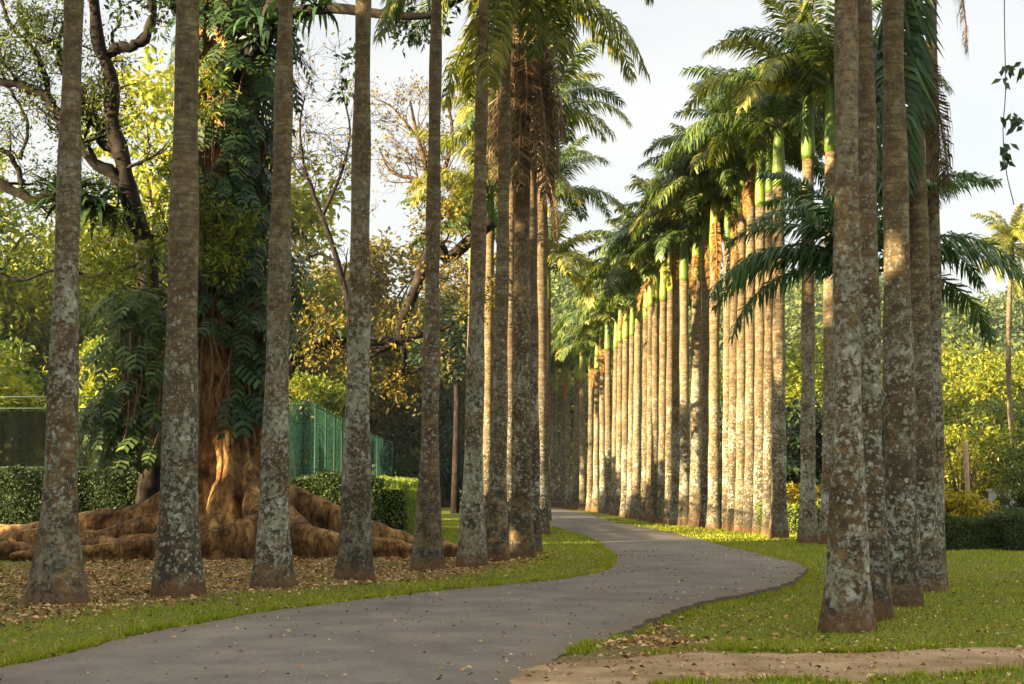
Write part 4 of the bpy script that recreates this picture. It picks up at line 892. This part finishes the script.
near_palm(541, 534, 20, 540, 12.5, 13.4, 'sunlit royal palm where the left row meets the road', LR, 14.5, crown=('frond', 16), seed=10, dead=[(5.5, 1, 1.1, 'brown'), (0, 2, 1.2, 'brown'), (4.2, 2, 1.1, 'brown')])
ordl = ['first', 'second', 'third', 'fourth', 'fifth', 'sixth', 'seventh', 'eighth', 'ninth', 'tenth', 'eleventh', 'twelfth', 'thirteenth', 'fourteenth', 'fifteenth', 'sixteenth', 'seventeenth', 'eighteenth', 'nineteenth', 'twentieth', 'twenty first', 'twenty second', 'twenty third', 'twenty fourth', 'twenty fifth', 'twenty sixth', 'twenty seventh', 'twenty eighth', 'twenty ninth', 'thirtieth', 'thirty first', 'thirty second', 'thirty third', 'thirty fourth', 'thirty fifth', 'thirty sixth']
# left row further back, lit, glimpsed between the near trunks
for px, Y, Hh, lb_, cm, sd in [(508.5, 58, 13.6, 'sunlit royal palm glimpsed as a strip left of skirted palm', 'frond_gold', 31), (487, 63, 12.4, 'sunlit royal palm glimpsed right of the leaning palm', 'frond_gold', 32),
                               (541, 64, 12.2, 'royal palm hidden behind the last palm of left row', 'frond', 33), (545, 75, 10.8, 'far royal palm peeping right of the left row', 'frond', 34), (470, 72, 12.0, 'sunlit royal palm mostly hidden behind the leaning palm', 'frond_gold', 35)]:
    b = np.array([(px - 512) / F * Y, Y, 0]); palm(b, b + np.array([.1, 0, Hh]), .34, .24, .19, lb_, LR, crown=(cm, 17) if Y < 70 else ('far', sd), seed=sd, shaft=1.6, cscale=1.05)

RR_ = 'royal palms at the near right of the road'
near_palm(848, 622, 61, 846, 22, 11.5, 'largest near right royal palm, rust coloured foot and pale lichen spots', RR_, 27, crown=('frond_dark', 13), seed=11, dead=[(1.2, 1, 1.1, 'brown')])
near_palm(872, 609, 42, 864, 16, 12.0, 'royal palm half hidden behind the largest near right palm', RR_, 22, crown=('frond_dark', 12), seed=12)
near_palm(902, 599, 43, 892.5, 20.5, 12.5, 'near right royal palm with a golden sun fleck on its trunk', RR_, 28, crown=('frond_dark', 12), seed=13)
near_palm(926, 586, 42, 914, 15, 9.5, 'brown royal palm under the long drooping green frond', RR_, 20, crown=None, seed=14,
          fronds=[(3.4, 9, 1.5, 'frond_dark'), (4.0, 9, 1.35, 'frond_dark'), (2.7, 9, 1.3, 'frond_dark'), (.9, 0, 1, 'frond_dark'), (2.5, 0, 1, 'frond_dark'), (4.0, 1, 1, 'frond_dark'), (5.3, 0, 1, 'frond_dark'), (2.0, 2, 1, 'frond_dark'), (3.2, 3, 1, 'frond_dark')], dead=[(.2, 2, 1.05, 'brown'), (.7, 1, .95, 'brown')])
near_palm(936, 580, 24, 931, 12, 12.6, 'slim royal palm at the right edge of the near right clump', RR_, 15, crown=('frond_dark', 11), seed=15, dead=[(6.0, 2, 1.1, 'brown')])
# young palm with dark arching fronds
b = np.array([(869 - 512) / F * 28.5, 28.5, 0]); top = at(868, 338, 28.5)
palm(b, top, .16, .12, .10, 'young royal palm with wide dark arching fronds behind the largest trunk', 'young palms', shaft=1.35, shaft_r=.10, crown=None, seed=16, name='young_palm',
     fronds=[(a_, k_, c_, 'frond_young') for a_, k_, c_ in [(math.pi + .12, 4, 1.0), (math.pi - .35, 4, .95), (math.pi + .5, 2, .9), (2.95, 2, .85), (3.3, 5, .92), (-.1, 3, .95), (.35, 3, .85), (-.4, 4, .98), (.1, 1, .98), (.25, 5, .9),
             (1.6, 2, .8), (4.7, 1, .8), (2.3, 1, .9), (5.5, 1, .85), (.0, 0, .9), (2.6, 3, .9), (3.6, 1, .9)]])

# the sunlit row: base pixel, base line, pixel y of the trunk top, trunk width in px
ROW = [(829, 545, 150, 15), (808, 543, 158, 15), (779, 538, 186, 14.5), (768, 535, 192, 11), (760, 533, 205, 12.5), (750, 532, 205, 11.5), (741, 531, 212, 11), (733, 530, 236, 11), (726, 529, 240, 11),
       (714, 529, 250, 12), (706, 528, 262, 10.5), (696, 527, 280, 12.5), (685, 526, 280, 11), (676, 525, 272, 9.5), (669, 524.5, 290, 9), (662, 523.5, 300, 9), (655, 523, 300, 8.5), (650, 522, 305, 8), (645, 521, 318, 9), (636, 519.5, 322, 9),
       (630, 518, 335, 7), (625, 516.5, 338, 8), (619, 515.5, 342, 7.5), (614, 514.5, 348, 7), (609, 513.5, 350, 8), (603, 512.5, 356, 7), (596, 511.5, 368, 7), (590, 510.5, 372, 6.5), (583, 510, 380, 7), (575, 509, 378, 7), (568, 508.5, 388, 5.5), (562, 508, 385, 6), (556, 507.5, 392, 5.5), (551, 507, 386, 6.5)]
DEADROW = {5: (4.2, 1, .9, 'orange'), 7: (4.6, 2, 1.1, 'orange'), 10: (4.9, 2, 1.1, 'orange'), 11: (4.3, 1, 1.0, 'orange'), 9: (4.7, 2, 1.25, 'orange'), 16: (3.6, 0, .95, 'orange'), 19: (3.4, 0, 1.2, 'orange'), 13: (4.4, 2, 1.0, 'orange'), 27: (4.6, 2, 1.1, 'orange'), 25: (4.6, 2, 1.2, 'orange'), 30: (4.4, 2, 1.1, 'orange')}
rj = random.Random(77)
for i, (px, by, ty, wd) in enumerate(ROW):
    b = gp(px, by); Y = b[1]; ppm = F / Y; t_ = at(px + rj.uniform(-1.2, 2.5), ty, Y); rm = wd / 2 / ppm
    if i == 0: lb_ = 'pale royal palm just left of the largest near right trunk'
    elif i == 1: lb_ = 'grey royal palm standing alone right of the sunlit row'
    elif i == 2: lb_ = 'stout royal palm ending the sunlit row at right, bright crownshaft'
    elif i == 5: lb_ = 'royal palm with dry orange crownshaft near right end of sunlit row'
    elif i == 19: lb_ = 'royal palm with a fanned orange dead frond in the sunlit row'
    else: lb_ = ordl[i - 2] + ' royal palm in the sunlit row counting from its right end' if i < 26 else 'shaded royal palm at far end of row, %s from the left row' % ordl[len(ROW) - 1 - i]
    near = i < 8
    cr = (['frond', 'frond_gold', 'frond', 'frond', 'frond', 'frond', 'frond', 'frond'][i], 15) if near else ('far', i)
    palm(b, t_, rm * 1.45, rm, rm * .8, lb_, 'royal palms in the sunlit row', shaft=(2.0 if i < 3 else rj.uniform(1.75, 2.1)), crown=cr, dead=[DEADROW[i]] if i in DEADROW else [], seed=50 + i, sides=14, cscale=1.0 if near else rj.uniform(.85, 1.0), shaft_mat='dead_rachis' if i == 5 else 'shaft')

# coconut palm on the right
CY = 85.0; b = np.array([(1019 - 512) / F * CY, CY, 0]); tp_ = at(1012, 252, CY)
palm(b, tp_, .26, .17, .12, 'tall thin coconut palm with golden crown at the right edge', None, shaft=.4, shaft_r=.13, crown=('frond_gold', 20), seed=90, sides=10, name='coconut_palm', bend=-.45, cscale=.74)

# ------------------------------------------------------------------ hedges, shrubs, fences
def hedge(label, pts, wd, ht, n, mname='hedge', leaf=.09, seed=0, group='clipped hedges'):
    r_ = np.random.default_rng(seed); p0 = np.array([*pts[0], 0.]); root_ = thing('hedge', label, 'hedge', tuple(p0), group); core = MB(); lv = MB()
    for (a, b) in zip(pts[:-1], pts[1:]):
        a = np.array([*a, 0.]) - p0; b = np.array([*b, 0.]) - p0; d = b - a; L = np.linalg.norm(d); d = d / L; s_ = np.array([-d[1], d[0], 0]); up = np.array([0, 0, 1.])
        beam(core, a + up * ht * .44 + d * .15, b + up * ht * .44 - d * .15, wd * .34, ht * .43)
        area = np.array([L * ht, L * ht, L * wd, wd * ht, wd * ht]); cnt = (n * area / area.sum()).astype(int)
        for fi, k in enumerate(cnt):
            u = r_.random(k); v = r_.random(k)
            if fi < 2: sg = 1 if fi else -1; P_ = a + np.outer(u * L, d) + np.outer(v * ht, up) + s_ * sg * wd * .5; nr = s_ * sg
            elif fi == 2: P_ = a + np.outer(u * L, d) + np.outer((v - .5) * wd, s_) + up * ht; nr = up
            else: e = a if fi == 3 else b; P_ = e + np.outer((u - .5) * wd, s_) + np.outer(v * ht, up); nr = -d if fi == 3 else d
            P_ = P_ + nr * (r_.normal(size=k) * .035 + .07 * np.sin(P_[:, 0] * 2.3 + P_[:, 2] * 1.7) + .05 * np.sin(P_[:, 0] * 5.1 + P_[:, 1] * 4.3) - .02)[:, None]; nn = nrm(nr + r_.normal(size=(k, 3)) * .6); dd = nrm(r_.normal(size=(k, 3)) + nr * .5 + up * .4)
            leaves(lv, r_, P_, dd, nn, leaf * r_.uniform(.6, 1.4, k), leaf * .55)
    core.build('branches', M['hedge_core'], root_); lv.build('foliage', M[mname], root_); return root_
hx0 = at(-40, 480, 44)[0]
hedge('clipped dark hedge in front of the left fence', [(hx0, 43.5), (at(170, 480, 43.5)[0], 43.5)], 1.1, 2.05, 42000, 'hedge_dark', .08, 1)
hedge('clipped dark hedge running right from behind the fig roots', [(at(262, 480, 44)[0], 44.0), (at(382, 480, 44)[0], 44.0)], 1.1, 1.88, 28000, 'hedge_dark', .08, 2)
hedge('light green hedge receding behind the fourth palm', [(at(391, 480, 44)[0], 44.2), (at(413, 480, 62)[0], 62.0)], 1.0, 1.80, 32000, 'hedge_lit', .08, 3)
hedge('low clipped hedge across the right lawn', [(11.0, 41.2), (at(1002, 540, 41.5)[0], 41.5)], .9, .80, 20000, 'hedge', .06, 4)
hedge('taller hedge block at the right edge of the lawn', [(at(1001, 540, 40.8)[0], 40.9), (16.5, 41.6)], 1.0, .98, 14000, 'hedge', .06, 5)
hedge('low hedge glimpsed between last two palms of sunlit row', [(8.9, 55.5), (14.5, 54.0)], .9, 1.0, 7000, 'hedge_lit', .09, 6)
def shrub(label, p, h, rad, mats, seed, n=26, per=70, leaf=.14, flw=0, name='shrub'):
    r_ = np.random.default_rng(seed); root_ = thing(name, label, 'shrub', tuple(p), 'shrubs behind the right hedge'); st = MB(); fo = MB(); cs = []
    for _ in range(n):
        a = r_.uniform(0, 6.28); k = r_.random() ** .5 * rad; t_ = np.array([math.cos(a) * k, math.sin(a) * k, h * r_.uniform(.35, 1)]); tube(st, smooth_path([(0, 0, -.05), t_ * np.array([.35, .35, .5]), t_], 7), np.linspace(.03, .008, 7), 5); cs.append(t_)
    clump_leaves(fo, r_, np.array(cs), rad * .28, per, leaf); st.build('stem', M['twig'], root_, True); fo.build('foliage', M[mats], root_); return root_
def sp_(px, Y): return ((px - 512) / F * Y, Y, 0)
shrub('bright yellow shrub behind hedge beside slim near palm', sp_(952, 45.5), 1.45, .8, 'flower', 1)
shrub('bright yellow shrub behind hedge, left of the white wall', sp_(978, 46), 1.3, .7, 'flower', 2)
shrub('twiggy tall shrub with bare orange stems around the post', sp_(958, 49), 3.3, 1.1, 'flower', 3, 34, 8, .14)
shrub('feathery light green shrub right of the post', sp_(985, 52), 3.6, 1.3, 'leaf_yellow', 4, 30, 60, .18)
shrub('dark green shrub in front of the white wall', sp_(1021, 48), 1.7, .7, 'leaf_mid', 5)
shrub('green shrub at right edge behind hedge block', sp_(1035, 50), 3.0, 1.4, 'leaf_mid', 6, 30, 80)
shrub('golden low shrub between last two palms of sunlit row', sp_(795, 62), 1.7, .9, 'flower', 7)
shrub('golden low shrub just left of the largest near right trunk', sp_(818, 60), 1.8, 1.0, 'flower', 8)
# white wall and post
mb = MB(); wx, wy = sp_(988, 51.5)[:2]; box(mb, (wx, wy, 0), (wx + 3.5, wy + .25, 1.5)); box(mb, (wx - .06, wy - .05, 1.502), (wx + 3.56, wy + .3, 1.6)); tag(mb.build('garden_wall', M['white_wall']), 'low white wall partly hidden by shrubs at right', 'wall')
mb = MB(); px_, py_ = sp_(964.5, 47.5)[:2]; tube(mb, [(px_, py_, -.1), (px_ + .03, py_, 1.5), (px_, py_, 3.0), (px_, py_, 3.04)], [.085, .08, .075, .05], 8); tag(mb.build('wooden_post', M['wood_post'], None, True), 'weathered upright wooden post among yellow shrubs', 'post')

def fence(label, pts, ht, mname, rails, seed=0, bottom=.1, step=2.6, nettop=None):
    p0 = np.array([*pts[0], 0.]); root_ = thing('sports_fence', label, 'fence', tuple(p0), 'tall fences around the court'); P_ = np.array([[*p, 0.] for p in pts]) - p0
    seg = np.linalg.norm(np.diff(P_, axis=0), axis=1); cum = np.concatenate([[0], np.cumsum(seg)]); nn = max(2, int(cum[-1] / step) + 1); ss = np.linspace(0, cum[-1], nn)
    Q = np.stack([np.interp(ss, cum, P_[:, k]) for k in range(3)], 1)
    for q_ in Q: mb_ = MB(); tube(mb_, [q_ + (0, 0, -.2), q_ + (0, 0, ht + .05)], [.035, .035], 8); mb_.build('post', M['steel'], root_, True)
    for z in rails: mb_ = MB(); tube(mb_, Q + np.array([0, 0, z]), .022, 6); mb_.build('rail', M['steel'], root_, True)
    fine = np.stack([np.interp(np.linspace(0, cum[-1], nn * 6), cum, P_[:, k]) for k in range(3)], 1); wv = .05 * np.sin(np.arange(nn * 6) * 1.05); tdir = nrm(np.gradient(fine, axis=0)); fine[:, 0] += -tdir[:, 1] * wv + .03; fine[:, 1] += tdir[:, 0] * wv + .05
    rows = np.stack([fine + np.array([0, 0, z]) for z in np.linspace(bottom, nettop or ht, 6)], 1); k = 6; I_ = (np.arange(len(fine) - 1)[:, None] * k + np.arange(k - 1)[None, :]).ravel()
    mb_ = MB(); mb_.add(rows.reshape(-1, 3), np.stack([I_, I_ + 1, I_ + k + 1, I_ + k], 1)); mb_.build('windscreen', M[mname], root_, True); return root_
fence('tall fence with dark windscreen behind the left hedge', [(at(-60, 450, 47)[0], 47), (at(190, 450, 47)[0], 47)], 4.45, 'net_dark', [4.4, 2.25, 4.05], nettop=3.95)
fpts = [at(x, 450, Y)[:2] for x, Y in [(262, 46), (308, 46), (322, 50), (340, 57), (356, 67), (370, 74), (382, 81), (392, 88)]]
fence('tall fence with green windscreen curving away behind hedge', fpts, 4.2, 'net_green', [4.15, 2.2], 1, step=3.2)

# hanging vine near the camera, upper right
mb = MB(); r = np.random.default_rng(6); VY = 11.5; vp = smooth_path([at(1003, -160, VY), at(1004, -40, VY), at(1004.5, 30, VY), at(1005.5, 90, VY), at(1003, 130, VY), at(1006, 170, VY), at(1014, 205, VY)], 40)
vine = thing('hanging_vine', 'thin hanging vine with small leaf clusters at upper right corner', 'vine', tuple(vp[0])); tube(mb, vp, .004, 5); adopt(mb.build('stem', M['twig'], None, True), vine)
mb = MB()
for (cx_, cy_, k, dx, dy) in [(1012, 66, 12, 11, 5), (1005, 80, 4, 3, 4), (1012, 116, 13, 9, 5), (1018, 124, 4, 5, 3), (1004, 150, 12, 6, 9), (1006, 163, 5, 5, 4)]:
    for _ in range(k):
        c_ = at(cx_ + r.normal() * dx * .6, cy_ + r.normal() * dy * .7, VY + r.normal() * .04); d = np.array([[r.normal() * .6, r.normal() * .3, -.8]]); leaves(mb, r, c_[None, :], d, np.array([[r.normal() * .5, -1, .3]]), .085 * r.uniform(.7, 1.2), .042)
adopt(mb.build('foliage', M['leaf_dark'], None), vine)

# air between here and the far hill
mb = MB(); box(mb, (-460, -60, -2.2), (560, 640, 75)); hz = mb.build('haze', []); tag(hz, kind='stuff')
m, t, o = mat('haze air'); v = N(t, 'VolumePrincipled'); v.inputs['Color'].default_value = (.86, .90, .95, 1); v.inputs['Density'].default_value = .00012; v.inputs['Anisotropy'].default_value = .2
t.links.new(v.outputs[0], o.inputs['Volume']); hz.data.materials.append(m)
